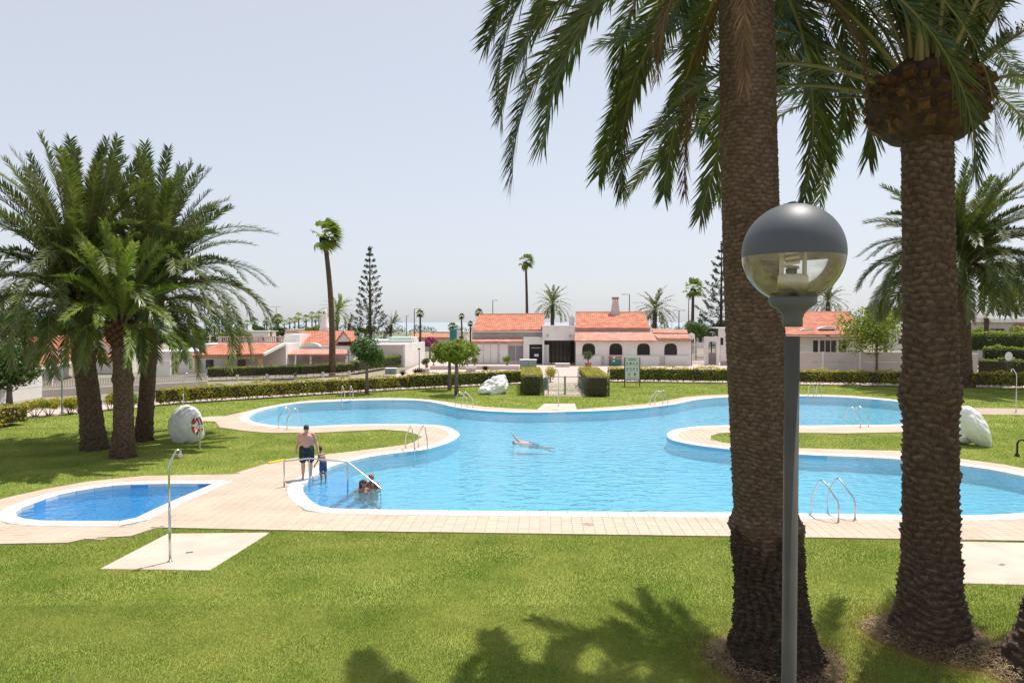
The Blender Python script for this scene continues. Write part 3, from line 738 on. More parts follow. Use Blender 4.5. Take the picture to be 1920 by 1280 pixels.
# --- araucarias
def araucaria(label, base, hgt, width, whorls, seed, gap=.5, density=1.0, up=.35):
    rr = random.Random(seed); t = thing('norfolk_pine', label, 'tree', base)
    MB().tube([(0,0,-.05),(0,0,hgt*.5),(0,0,hgt)], [hgt*.018,hgt*.011,hgt*.002], 8).build('trunk', 'twig', t, True)
    br = MB(); cen = []
    for w in range(whorls):
        q = w/(whorls-1); z = hgt*(.10+.88*q); ln = width*.5*((1-q)**.85)*rr.uniform(.85,1.1)+.15
        for k in range(6):
            a = k*math.pi/3+w*.5+rr.uniform(-.2,.2); l2 = ln*rr.uniform(.75,1.1); e = up*l2
            pts = [(math.cos(a)*l2*s, math.sin(a)*l2*s, z+e*s*s-.06*l2*math.sin(math.pi*s)) for s in (0,.35,.7,1)]
            br.tube(pts, [.03*l2/2+.012,.02*l2/2+.01,.014,.006], 4, False)
            m = int(60*l2*density)+14
            for j in range(m):
                s = gap+(1-gap)*rr.random()**.7; i = min(2, int(s*3)); f = s*3-i; p0, p1 = pts[i], pts[i+1]
                sp = .13*l2*(1.1-s)+.06
                cen.append((p0[0]+(p1[0]-p0[0])*f+rr.gauss(0,sp), p0[1]+(p1[1]-p0[1])*f+rr.gauss(0,sp), p0[2]+(p1[2]-p0[2])*f+rr.gauss(.04,.05+sp*.25)))
    for j in range(80): cen.append((rr.gauss(0,.12), rr.gauss(0,.12), hgt*(.93+.08*rr.random())))
    br.build('branches', 'twig', t)
    link('foliage', leafmesh('foliage', np.array(cen), .24, asp=.5), 'needle', t)
    return t
araucaria('tall sparse pine with gappy tiers beside the tall fan palm', at_px(694,96), ZA(464,96), 5.6, 17, 1, .55, .38, .5)
araucaria('large tiered pine between the clubhouse and the near palm trunk', at_px(1352,104), ZA(455,104), 8.8, 15, 2, .35, .6, .45)
araucaria('small distant pine over the green trees left of the pergola', at_px(428,150), ZA(563,150), 3.6, 11, 3, .3, .8, .5)
araucaria('dark tiered pine partly hidden behind the left palms', at_px(30,80), ZA(560,80), 6.5, 12, 4, .3, .8, .3)
araucaria('pine tiers seen right of the thick palm trunk', at_px(1785,100), ZA(540,100), 5.5, 11, 5, .3, .8, .3)

# --- leafy trees and shrubs
def lobes(cen, n, spread):
    return [(cen[0]+random.gauss(0,spread[0]), cen[1]+random.gauss(0,spread[1]), cen[2]+random.gauss(0,spread[2])) for _ in range(n)]
def leaf_cloud(L, rad, n, shell=.55):
    L = np.array(L); k = rng.integers(0, len(L), n); d = rng.normal(size=(n,3)); d /= np.linalg.norm(d, axis=1)[:,None]
    r_ = rad*(shell+(1-shell)*rng.random(n)**.6)*rng.uniform(.8, 1.12, n)
    return L[k]+d*r_[:,None]*np.array([1,1,.85]), d
def leafy(name, label, base, trunk_h, crown_c, size, nlobe, lobe_r, nleaf, leaf, m, cat='tree', tr=.12, trunks=None, group=None, trunk_m='trunk_grey', spr=.42):
    t = thing(name, label, cat, base, 0, group); b = MB()
    for (ox, oy, lx) in (trunks or [(0,0,0)]):
        b.tube([(ox,oy,-.05),(ox+lx*.4,oy,trunk_h*.5),(ox+lx,oy,trunk_h+size[2]*.3)], [tr*1.25,tr,tr*.7], 8)
        for k in range(4):
            a = k*1.7; b.tube([(ox+lx*.9,oy,trunk_h*.95),(ox+lx+math.cos(a)*size[0]*.35,oy+math.sin(a)*size[1]*.35,trunk_h+size[2]*.8)], [tr*.5,tr*.2], 5)
    b.build('trunk' if cat == 'tree' else 'stems', trunk_m, t, True)
    L = lobes(crown_c, nlobe, (size[0]*spr, size[1]*spr, size[2]*spr*.85))
    c, d = leaf_cloud(L, lobe_r, nleaf); c[:,2] = np.maximum(c[:,2], .05)
    link('crown' if cat == 'tree' else 'foliage', leafmesh('crown', c, leaf, d), m, t); return t
def tree_px(label, base_px, crown_box, m, n=2600, leaf=.16, nl=10, tr=.11, d=None, **k):
    """crown_box: x0,x1,y0,y1 in px"""
    b_ = G(*base_px) if d is None else at_px(base_px[0], d); d = b_.y; s = d/F
    x0, x1, y0, y1 = crown_box; cx_ = XA((x0+x1)/2, d)-b_.x; cz = ZA((y0+y1)/2, d); w = (x1-x0)*s/2; h = (y1-y0)*s/2
    return leafy(k.pop('name','tree'), label, b_, max(cz-h*.7, .2), (cx_, 0, cz), (w, w, h), nl, min(w, h)*.70, int(n*1.7), leaf*1.1, m, tr=tr, **k)
tree_px('small green tree on one trunk by the far end of the left pool lobe', (688,738), (656,712,636,688), 'leaf', 3000, .16, 14)
tree_px('round clipped bright tree, right one of the pair before the clubhouse', (856,740), (826,892,634,684), 'leaf_bright', 5200, .17, 26, tr=.13, spr=.30)
tree_px('round clipped bright tree, left one of the pair before the clubhouse', (843,731), (808,862,640,682), 'leaf_bright', 4200, .17, 24, tr=.13, spr=.30)
tree_px('dark green conifer like shrub tree in front of the pergola roof', (462,688), (440,490,634,688), 'leaf', 2600, .2, 12, d=74)
tree_px('dense green tree mass behind the fence, right of the left palms', (335,660), (285,405,618,658), 'leaf', 4200, .3, 20, d=105, tr=.25)
tree_px('low bright green tree behind the white balustrade', (440,640), (408,472,618,640), 'leaf_bright', 2200, .3, 12, d=110)
tree_px('dark green tree at the left picture edge before the orange roof', (15,720), (-50,66,645,738), 'leaf', 4200, .2, 18, d=43, tr=.16)
tree_px('tall dark casuarina between the left palm trunks and the edge', (92,640), (70,130,575,640), 'needle', 3000, .3, 14, d=95)
tree_px('rounded green tree left of the large pine by the white gate', (1305,680), (1284,1330,600,640), 'leaf', 2600, .22, 12, d=96)
tree_px('green tree behind the white house right of the large pine', (1372,640), (1340,1395,598,622), 'leaf', 1800, .25, 10, d=118)
tree_px('leafy green tree in front of the right orange roofed house', (1645,660), (1592,1685,584,662), 'leaf_bright', 4200, .2, 18, d=66)
tree_px('dark bushy tree behind the flat white house at the right edge', (1905,600), (1860,1960,500,600), 'leaf', 3600, .3, 16, d=100, tr=.2)
tree_px('clipped green shrub on the terrace by the glass railing', (695,620), (676,714,610,626), 'leaf_bright', 1500, .2, 8, d=97)
tree_px('round green bush left of the white tapered chimney', (590,615), (578,602,607,622), 'leaf_bright', 1200, .2, 8, d=100)
tree_px('purple flowering bush behind the white wall by the street lights', (806,640), (792,824,632,650), 'flower', 1400, .22, 9, d=98)
tree_px('dark green bushes at the foot of the distant fan palms', (490,625), (470,505,612,628), 'leaf', 1500, .4, 8, d=170)
tree_px('grey green bush below the skirted fan palm', (492,620), (505,545,612,626), 'leaf', 1400, .4, 8, d=168)
tree_px('low tree mass at the right edge behind the hedges', (1870,640), (1795,1940,612,650), 'leaf_bright', 3600, .22, 18, d=78)

# --- clipped hedges: leaves over a twiggy core
def hedge(label, P, h, w, top_m, side_m, dens=70, leaf=.13, z0=.12, cat='hedge', name='hedge', lump=.10, group=None):
    """P: ground polyline of the hedge's centre line"""
    P = [Vector((p[0], p[1])) for p in P]; o = P[0]; t = thing(name, label, cat, (o.x, o.y, 0), 0, group); b = MB(); cs = []; ns = []; ct = []
    for a, c in zip(P, P[1:]):
        d = c-a; ln = d.length; d.normalize(); nr = Vector((-d.y, d.x))
        q = [a-nr*w*.38-o, c-nr*w*.38-o, c+nr*w*.38-o, a+nr*w*.38-o]
        b.hexa([(p.x,p.y,z0+.08) for p in q]+[(p.x,p.y,h*.9) for p in q])
        k = 0
        while k*.6 < ln:
            p = a+d*min(ln, k*.6+random.uniform(0,.4))-o; b.tube([(p.x,p.y,-.03),(p.x+random.uniform(-.1,.1),p.y,h*.5)], .02, 4, False); k += 1
        for side, ar in (('t', ln*w), ('f', ln*h), ('b', ln*h*.5), ('l', w*h), ('r', w*h)):
            n = int(ar*dens)+1; u = rng.random(n); v = rng.random(n)
            if side == 't': s = u*ln; e = (v-.5)*w; z = np.full(n, h); nn = (0,0,1)
            elif side in 'fb': s = u*ln; e = np.full(n, (-.5 if side == 'f' else .5)*w); z = z0+v*(h-z0); nn = (-nr.x,-nr.y,0) if side == 'f' else (nr.x,nr.y,0)
            else: s = np.full(n, 0 if side == 'l' else ln); e = (v-.5)*w; z = z0+u*(h-z0); nn = ((-d.x,-d.y,0) if side == 'l' else (d.x,d.y,0))
            wob = lump*(np.sin(s*2.1+a.x)+.6*np.sin(s*5.3+z*3)+rng.normal(0,.5,n))
            x = a.x-o.x+d.x*s+nr.x*e; y = a.y-o.y+d.y*s+nr.y*e
            pp = np.stack([x,y,z],1)+np.array(nn)[None,:]*wob[:,None]*.6; pp[:,2] = np.maximum(pp[:,2], .03)
            nn = np.tile(np.array(nn, float), (n,1)); tp = (side == 't') | (pp[:,2] > h-.13-.12*rng.random(n))
            cs.append(pp); ns.append(nn); ct.append(np.broadcast_to(tp, n))
    b.build('branches', 'twig', t); cs = np.concatenate(cs); ns = np.concatenate(ns); ct = np.concatenate(ct)
    link('foliage', leafmesh('foliage', cs[~ct], leaf, ns[~ct]), side_m, t)
    link('new_growth', leafmesh('new_growth', cs[ct], leaf, ns[ct]), top_m, t)
    return t
def gp(*px): return [G(*p)[:2] for p in px]
def up(P, dy): return [(p[0], p[1]+dy) for p in P]
hedge('yellow green clipped hedge behind the left pool lobe', up(gp((290,761.5),(340,757),(500,747),(620,739.5),(760,731)), .45), 1.0, .85, 'leaf_yellow', 'leaf_yellow', 190, .12, .12, lump=.15)
hedge('green clipped hedge behind the white rock, left of the gate', up(gp((764,731),(860,726),(985,720)), .45), 1.12, .85, 'leaf_yellow', 'leaf_bright', 150, .12, .10)
hedge('dark green clipped hedge behind the signboard, right of the gate', up(gp((1144,716),(1240,717),(1400,719),(1496,721)), .45), 1.2, .9, 'leaf_yellow', 'leaf_bright', 150, .13, .12, lump=.14)
hedge('yellow green hedge row behind the right pool lobe', up(gp((1497,721.5),(1600,723),(1680,724.5),(1785,726.5)), .45), 1.15, .8, 'leaf_yellow', 'leaf_yellow', 160, .13, .15, lump=.16)
hedge('yellow green hedge row right of the broad palm trunk', up(gp((1826,727),(1920,729),(2050,732)), .45), 1.15, .8, 'leaf_yellow', 'leaf_yellow', 160, .13, .15, lump=.16)
lx, rx = G(998,741).x, G(1122,744).x
hedge('boxy clipped hedge on the left side of the gate with bright top', [(lx,G(998,741).y+.05),(lx+.1,57.6)], 1.42, 1.45, 'leaf_yellow', 'hedge_leaf', 150, .11, .04, lump=.05)
hedge('boxy clipped hedge on the right side of the gate with bright top', [(rx,G(1122,744).y+.05),(rx+.25,57.6)], 1.42, 1.5, 'leaf_yellow', 'hedge_leaf', 150, .11, .04, lump=.05)
hedge('long dark hedge in front of the porch house, trimmed square', [W(390,700,61.3)[:2], W(560,700,64.3)[:2], W(660,700,68)[:2]], 1.16, 1.0, 'leaf_bright', 'hedge_leaf', 90, .14, .3, lump=.05)
hedge('dark trimmed hedge running back beside the white terrace wall', [W(664,690,69)[:2], W(748,690,81)[:2]], 1.3, 1.0, 'leaf_bright', 'hedge_leaf', 90, .15, .3, lump=.05)
hedge('upper green hedge in front of the flat white house at right', [W(1785,640,72)[:2], W(1960,640,70)[:2]], 4.0, 1.4, 'leaf_bright', 'leaf', 45, .2, 2.2, lump=.12)
hedge('middle green hedge stepping down at the right edge', [W(1845,660,66)[:2], W(1960,660,64)[:2]], 2.75, 1.2, 'leaf_bright', 'leaf', 50, .18, 1.2, lump=.15)
hedge('lower green hedge behind the small globe lamp at right', [W(1838,680,63.5)[:2], W(1960,680,62.3)[:2]], 1.75, 1.0, 'leaf_bright', 'hedge_leaf', 60, .16, .2, lump=.15)
hedge('green climber hedge behind the wall left of the broad palm', [W(1783,690,65)[:2], W(1812,690,65)[:2]], 2.6, 1.0, 'leaf_bright', 'leaf', 50, .18, .2, lump=.15)
def shrub(label, px, py, w, h, n=900, m='leaf_yellow', leaf=.12, group=None):
    g = G(px, py); t = thing('shrub', label, 'shrub', g, 0, group); b = MB()
    for k in range(7):
        a = k*.9; b.tube([(.06*math.cos(a),.06*math.sin(a),-.03),(w*.35*math.cos(a),w*.35*math.sin(a),h*.65)], [.02,.01], 4, False)
    b.build('stems', 'twig', t)
    c, d = leaf_cloud(lobes((0,0,h*.66), 9, (w*.22,w*.22,h*.12)), h*.30, n, .3); c[:,2] = np.maximum(c[:,2], .05)
    link('foliage', leafmesh('foliage', c, leaf, d), m, t)
for k, (px, py, w, h) in enumerate(((66,781,1.5,.95),(92,779,1.3,.95),(132,776,1.1,1.0),(150,774,1.2,.95),(207,769,1.1,.95),(247,766,1.0,.9),(273,763,1.0,.85))):
    shrub(('yellow green shrub nearest the left bush','second yellow shrub, just left of the post lamp','small yellow shrub right of the post lamp','yellow shrub left of the leftmost palm trunk',
           'yellow shrub seen between two palm trunks','yellow shrub behind the palm trunks','yellow shrub right of the three palm trunks')[k], px, py, w, h, 1000, 'leaf_yellow' if k < 5 else 'leaf_bright')
hedge('broad yellow green bush at the left picture edge', up(gp((-90,812),(30,796)), .3), 1.0, 1.3, 'leaf_yellow', 'leaf_yellow', 130, .12, .1, lump=.2)

tree_px('dark tree crown above the left orange roof ridge', (20,640), (-30,70,590,642), 'leaf', 3000, .3, 14, d=88, tr=.2)
tree_px('grey green tree between the left palm trunks and the gabled house', (165,640), (140,210,602,640), 'needle', 2400, .3, 12, d=100, tr=.2)
tree_px('low green tree line behind the white house by the pergola', (262,650), (225,300,622,655), 'leaf', 2600, .3, 14, d=100, tr=.2)
tree_px('dark green tree behind the villa roof near the thick trunk', (1660,600), (1610,1720,572,612), 'leaf', 3000, .3, 14, d=100, tr=.2)
tree_px('bushy tree behind the annex house, left of the near palm trunk', (1395,620), (1372,1450,590,625), 'leaf', 2400, .28, 12, d=110, tr=.2)
# ================================================================ buildings
class Bld:
    def __init__(s, name, label, cat, loc, group=None):
        s.o = thing(name, label, cat, loc, 0, group); s.l = Vector(loc)
    def part(s, name, b, m, parent=None, smooth=False):
        if parent is None: return b.build(name, m, s.o, smooth, -s.l)
        return b.build(name, m, parent, smooth)
def box(x0, x1, y0, y1, z0, z1): return MB().box(min(x0,x1), max(x0,x1), min(y0,y1), max(y0,y1), z0, z1)
def roof(e0, e1, r0, r1, pitch=.26, amp=.045, course=.38, th=.10):
    """barrel tiles between eave e0-e1 and ridge r0-r1: ridged columns, each course lapping the one below"""
    e0, e1, r0, r1 = (Vector(p) for p in (e0, e1, r0, r1)); nrm = (e1-e0).cross(r0-e0).normalized()
    if nrm.z < 0: nrm = -nrm
    nc = max(2, int((e1-e0).length/pitch))*4; nr = max(2, int((r0-e0).length/course)); b = MB(); rows = []
    for k in range(nr):
        rows += [(k/nr, .022), ((k+.97)/nr, 0)]
    for q, lift in rows:
        for j in range(nc+1):
            u = j/nc; p = (e0.lerp(e1, u)).lerp(r0.lerp(r1, u), q); ph = (j%4)
            h = (0, .75, 1, .75)[ph]*amp+lift+random.uniform(-.004,.004)
            b.v.append(tuple(p+nrm*h))
    w = nc+1
    for k in range(len(rows)-1):
        for j in range(nc): b.f.append((k*w+j, k*w+j+1, (k+1)*w+j+1, (k+1)*w+j))
    i = len(b.v); dn = nrm*th
    b.v += [tuple(p) for p in (e0-dn, e1-dn, r1-dn, r0-dn)]; b.f.append((i, i+3, i+2, i+1))
    for j in range(nc): # eave face
        k = len(b.v); b.v += [tuple(e0.lerp(e1, j/nc)-dn), tuple(e0.lerp(e1, (j+1)/nc)-dn)]; b.f.append((k, k+1, j+1, j))
    L = len(rows)-1
    b.f.append((i, 0, L*w, i+3)); b.f.append((i+1, i+2, L*w+nc, nc))
    return b
def ridge_tiles(r0, r1, rad=.10):
    return MB().tube([r0, Vector(r0).lerp(Vector(r1), .5), r1], rad, 8)
def wall(x0, x1, z0, z1, y, th, holes=()):
    """front wall slab facing -Y with real openings; holes: polygons of (x, z)"""
    outer = [(x0,z0),(x1,z0),(x1,z1),(x0,z1)]; polys = [[Vector((p[0], p[1], 0)) for p in q] for q in [outer]+list(holes)]
    flat = [p for q in polys for p in q]; b = MB(); b.v = [(p.x, y, p.y) for p in flat]
    for t in tessellate_polygon(polys):
        a, c, d = (flat[k] for k in t); b.f.append(tuple(t) if (c-a).cross(d-a).z > 0 else tuple(t[::-1]))
    o = 0
    for q in polys:
        n = len(q); i = len(b.v); b.v += [(p.x, y+th, p.y) for p in q]
        for k in range(n): j = (k+1)%n; b.f.append((o+k, o+j, i+j, i+k))
        o += n
    return b
def arch(cx_, w, z0, z1, rise=.5, n=10):
    h = w/2; r_ = min(rise, z1-z0); zs = z1-r_
    P = [(cx_-h, z0), (cx_+h, z0)]
    for k in range(n+1):
        a = math.pi*k/n; P.append((cx_+h*math.copysign(abs(math.cos(a))**.7, math.cos(a)), zs+r_*math.sin(a)**.8))
    return P
def rect(x0, x1, z0, z1): return [(x0,z0),(x1,z0),(x1,z1),(x0,z1)]

# --- clubhouse
y1_, y2_ = 83.3, 86.5
c = Bld('clubhouse', 'long white clubhouse with terracotta roofs, arched windows and recessed entrance', 'building', (XA(1080,y1_), y1_, 0))
X = lambda px: XA(px, y1_); Z = lambda py: ZA(py, y1_)
ww = 24.5*y1_/F; cxs = [X(1104), X(1155), X(1207), X(1258)]
holes = [arch(x, ww, Z(665.5), Z(643.5), .75) for x in cxs]
c.part('wall', wall(X(1080), X(1297), 0, Z(637), y1_, .35, holes), 'stucco')
c.part('side_wall', box(X(1297)-.3, X(1297), y1_+.36, 92, 0, Z(637)-.02), 'stucco')
for x in cxs:
    wd = c.part('window', box(x-ww/2-.02, x+ww/2+.02, y1_+.26, y1_+.3, Z(666), Z(643)), 'dark_glass')
    for k in range(7):
        g = box(x-ww/2+ww*(k+.5)/7-.02, x-ww/2+ww*(k+.5)/7+.02, y1_+.16, y1_+.19, Z(665), Z(645.5)); g.build('grille_bar', 'iron', wd)
    for k in (0,1,2):
        zz = Z(665)+(Z(644)-Z(665))*(k+.5)/3.6; box(x-ww/2+.02, x+ww/2-.02, y1_+.195, y1_+.215, zz, zz+.035).build('grille_bar', 'iron', wd)
zl = Z(667)
segs = [(1080,1127),(1133,1142),(1165,1236),(1246,1297)]
for a, e in segs: c.part('parapet', box(X(a), X(e), y1_-.35, y1_-.004, 0, zl), 'stucco')
for a, e in ((1127,1133),(1236,1246)): c.part('pilaster', box(X(a)+.02, X(e)-.02, y1_-.22, y1_-.004, 0, zl-.12), 'stucco_pink')
e0, e1 = Vector((X(1078)-.1, y1_-.55, Z(637.5)-.05)), Vector((X(1231), y1_-.55, Z(637.5)-.05))
r0, r1 = Vector((XA(1078,85.6), 85.6, ZA(621,85.6))), Vector((XA(1222,85.6), 85.6, ZA(621,85.6)))
c.part('porch_roof', roof(e0, e1, r0, r1, .24), 'roof_tile_pale')
c.part('fascia', box(r0.x, XA(1220,85.7), 85.7, 85.95, 2.8, ZA(614.5,85.7)), 'stucco_pink')
e0, e1 = Vector((XA(1079,85.4), 85.4, ZA(615,85.4))), Vector((XA(1220,85.4), 85.4, ZA(615,85.4)))
r0, r1 = Vector((XA(1079.5,91), 91, ZA(586,91))), Vector((XA(1208,91), 91, ZA(586,91)))
c.part('main_roof', roof(e0, e1, r0, r1, .26), 'roof_tile'); c.part('ridge', ridge_tiles(r0+Vector((0,0,.04)), r1+Vector((0,0,.04))), 'roof_edge')
c.part('back_wall', box(e0.x+.1, e1.x-.25, 86, 96, 0, e0.z-.15), 'stucco')
g = MB(); g.v = [(e1.x-.3, 85.9, e0.z-.1), (e1.x-.3, 96, e0.z-.1), (r1.x-.05, 91, r1.z-.12)]; g.f = [(0,1,2)]; c.part('gable', g, 'stucco')
g = MB(); g.v = [(e0.x+.05, 85.9, e0.z-.1), (e0.x+.05, 96, e0.z-.1), (e0.x+.05, 91, r1.z-.12)]; g.f = [(0,2,1)]; c.part('gable', g, 'stucco')
# right lean-to with two shallow roofs and a timber fascia
c.part('side_roof', roof((X(1233), y1_-.5, Z(634)), (X(1300), y1_-.5, Z(634.5)), (XA(1224,85.5), 85.5, ZA(626,85.5)), (XA(1297,85.5), 85.5, ZA(627,85.5)), .24), 'roof_tile_pale')
c.part('side_roof', roof((XA(1225,86), 86, ZA(624,86)), (XA(1290,86), 86, ZA(625,86)), (XA(1221,89), 89, ZA(616,89)), (XA(1288,89), 89, ZA(618,89)), .24), 'roof_tile_pale')
c.part('timber_fascia', box(X(1233), X(1297), y1_-.46, y1_-.36, Z(640), Z(634.8)), 'ochre')
c.part('side_block', box(XA(1225,86.3), XA(1288,86.3), 86.4, 90, 0, ZA(625.5,86.3)), 'stucco')
# chimney
y = 90.5; s = y/F; xc = XA(1153.5, y); b = MB()
for w, r_ in ((8.5,592),(6.5,575),(5,567)): pass
b.hexa([(xc-8.5*s,y-.5,ZA(592,y)),(xc+8.5*s,y-.5,ZA(592,y)),(xc+8.5*s,y+.5,ZA(592,y)),(xc-8.5*s,y+.5,ZA(592,y)),(xc-5*s,y-.3,ZA(566,y)),(xc+5*s,y-.3,ZA(566,y)),(xc+5*s,y+.3,ZA(566,y)),(xc-5*s,y+.3,ZA(566,y))])
ch = c.part('chimney', b, 'stucco_pink')
b = MB(); z0, z1 = ZA(566,y), ZA(561,y)
for sx in (-1, 0, 1): b.box(xc+sx*4*s-.06, xc+sx*4*s+.06, y-.26, y+.26, z0, z1)
b.build('chimney_post', 'stucco_pink', ch); box(xc-6*s, xc+6*s, y-.4, y+.4, z1+.002, ZA(557,y)).build('chimney_cap', 'roof_edge', ch)
c.part('chimney', box(XA(1068,88.5), XA(1077,88.5), 88.4, 89.2, 3.6, ZA(594,88.5)), 'stucco_pink')
# entrance
X2 = lambda px: XA(px, 85.0); Z2 = lambda py: ZA(py, 85.0)
c.part('entrance_parapet', box(X2(1018), X2(1078)-.02, 85, 88.4, Z2(638), Z2(612)), 'stucco')
c.part('entrance_coping', box(X2(1017), X2(1078)-.03, 84.93, 88.45, Z2(612)+.003, Z2(611)+.06), 'white_paint')
for px in (1026.5, 1069):
    c.part('wall_lamp', MB().ball((X2(px), 84.93, Z2(629)), .16, 10, 6, sy=.5), 'render_grey')
yy = 87.6; zt = ZA(638, 85.6)-.05
c.part('entrance_glazing', box(XA(1018,yy), XA(1080,yy), yy, yy+.05, .1, zt+.6), 'dark_glass')
for k in range(9):
    xx = XA(1019.5+k*7.3, yy); c.part('door_frame', box(xx-.06, xx+.06, yy-.08, yy-.003, 0, zt+.55), 'dark_wood')
for zz in (.05, .95, 2.05): c.part('door_rail', box(XA(1018.5,yy), XA(1079,yy), yy-.06, yy-.004, zz, zz+.12), 'dark_wood')
c.part('entrance_side', box(X2(1017.5), X2(1020.5), 85.02, 88, 0, Z2(638)-.003), 'stucco')
# left wing
X3 = lambda px: XA(px, y2_); Z3 = lambda py: ZA(py, y2_)
vents = [rect(X3(p), X3(p+12), Z3(642.3), Z3(640.6)) for p in (891,907,922,938)]
lou = [rect(X3(954), X3(966), Z3(676), Z3(648)), rect(X3(968), X3(980), Z3(676), Z3(648))]
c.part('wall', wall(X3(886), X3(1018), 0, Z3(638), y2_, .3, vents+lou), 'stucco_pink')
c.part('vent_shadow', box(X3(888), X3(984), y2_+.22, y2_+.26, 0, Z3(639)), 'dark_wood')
for p in lou:
    lv = c.part('louvre_door', box(p[0][0]+.02, p[1][0]-.02, y2_+.10, y2_+.14, p[0][1]+.01, p[2][1]-.01), 'shutter')
    for k in range(12):
        z0 = p[0][1]+.05+k*(p[2][1]-p[0][1]-.1)/12; MB().hexa([(p[0][0]+.05,y2_+.03,z0),(p[1][0]-.05,y2_+.03,z0),(p[1][0]-.05,y2_+.05,z0),(p[0][0]+.05,y2_+.05,z0),(p[0][0]+.05,y2_+.07,z0+.1),(p[1][0]-.05,y2_+.07,z0+.1),(p[1][0]-.05,y2_+.09,z0+.1),(p[0][0]+.05,y2_+.09,z0+.1)]).build('louvre_slat', 'shutter', lv)
for px in (893,906.5,920,936.5): c.part('wall_panel', box(X3(px)+.03, X3(px+(13 if px < 930 else 16))-.03, y2_-.035, y2_-.003, .1, Z3(645)), 'stucco')
for px in (889,951.5): c.part('wall_post', box(X3(px), X3(px)+.12, y2_-.06, y2_-.002, 0, Z3(640)), 'stucco_pink')
e0, e1 = Vector((X3(885.5), y2_-.5, Z3(640)+.02)), Vector((X3(982), y2_-.5, Z3(640)+.02))
r0, r1 = Vector((XA(886,87.3), 87.3, ZA(633.5,87.3))), Vector((XA(981.5,87.3), 87.3, ZA(633.5,87.3)))
c.part('porch_roof', roof(e0, e1, r0, r1, .24), 'roof_tile_pale')
c.part('upper_wall', box(XA(885,87.4), XA(1019,87.4), 87.4, 96, 0, ZA(619.8,87.4)), 'render_grey')
e0, e1 = Vector((XA(883.5,87), 87, ZA(620,87))), Vector((XA(1020.5,87), 87, ZA(618,87)))
r0, r1 = Vector((XA(898,93.2), 93.2, ZA(590,93.2))), Vector((XA(1021,93.2), 93.2, ZA(589,93.2)))
c.part('main_roof', roof(e0, e1, r0, r1, .26), 'roof_tile'); c.part('ridge', ridge_tiles(r0+Vector((0,0,.04)), r1+Vector((0,0,.04))), 'roof_edge')
c.part('gutter', box(XA(884,86.9), XA(1020,86.9), 86.85, 86.95, ZA(622.3,86.9), ZA(620.6,86.9)), 'stucco')
g = MB(); g.v = [(XA(886,87.5), 87.5, e0.z-.1), (XA(886,87.5), 96, e0.z-.1), (r0.x+.1, 93.2, r0.z-.12)]; g.f = [(0,2,1)]; c.part('gable', g, 'stucco')
# side doorway
yd = 85.9; X4 = lambda px: XA(px, yd); Z4 = lambda py: ZA(py, yd)
c.part('door_lintel', box(X4(981.5), X4(1017.2), yd, yd+.58, Z4(645.5), Z4(632)), 'stucco')
c.part('door_jamb', box(X4(981.5), X4(992.5), yd+.04, yd+.58, 0, Z4(645.5)-.003), 'stucco')
c.part('doorway', box(X4(992.6), X4(1017), yd+.5, yd+.55, 0, Z4(645.5)-.003), 'black')
dl = c.part('open_door', MB().hexa([(X4(1017.3),yd-.02,.02),(X4(1029),yd-.3,.02),(X4(1029),yd-.25,.02),(X4(1017.3),yd+.03,.02),(X4(1017.3),yd-.02,Z4(646)),(X4(1029),yd-.3,Z4(646)),(X4(1029),yd-.25,Z4(646)),(X4(1017.3),yd+.03,Z4(646))]), 'white_paint')
c.part('shelf', box(X4(996), X4(1014), yd+.2, yd+.45, 1.9, 1.98), 'render_grey'); c.part('shelf', box(X4(1002), X4(1010), yd+.2, yd+.45, .9, 1.2), 'white_paint')

# --- porch house behind the dark hedge
yh_ = 76; c = Bld('porch_house', 'white bungalow with orange roof, arched dormer and shaded porch behind the dark hedge', 'house', (XA(600,yh_), yh_, 0))
c.part('wall', box(XA(533,77), XA(664,77), 76.6, 84, 0, ZA(648.5,76.6)), 'stucco')
e0, e1 = Vector((XA(561,76), 76, ZA(648,76))), Vector((XA(660,76), 76, ZA(648,76)))
r0, r1 = Vector((XA(537,81), 81, ZA(621.5,81))), Vector((XA(664,81), 81, ZA(621.5,81)))
c.part('main_roof', roof(e0, e1, r0+Vector((1.3,0,0)), r1, .26), 'roof_tile'); c.part('ridge', ridge_tiles(r0, r1), 'roof_edge')
c.part('roof_block', box(XA(533,75.8), XA(562,75.8), 75.8, 80.9, 2.2, ZA(627,75.8)), 'stucco')
c.part('eave_band', box(XA(533,75.7), XA(655,75.7), 75.2, 75.78, ZA(655,75.2), ZA(648.6,75.2)), 'stucco')
b = MB(); n = 12; xa, wa = XA(583,75.1), 16.5*75/F; za = ZA(650,75.1)
for yy in (75.0, 75.7):
    for k in range(n+1): a = math.pi*k/n; b.v.append((xa+wa*math.cos(a), yy, za+.42*math.sin(a)))
b.f = [tuple(range(n+1))]+[(k, n+1+k, n+2+k, k+1) for k in range(n)]
c.part('arched_dormer', b, 'stucco')
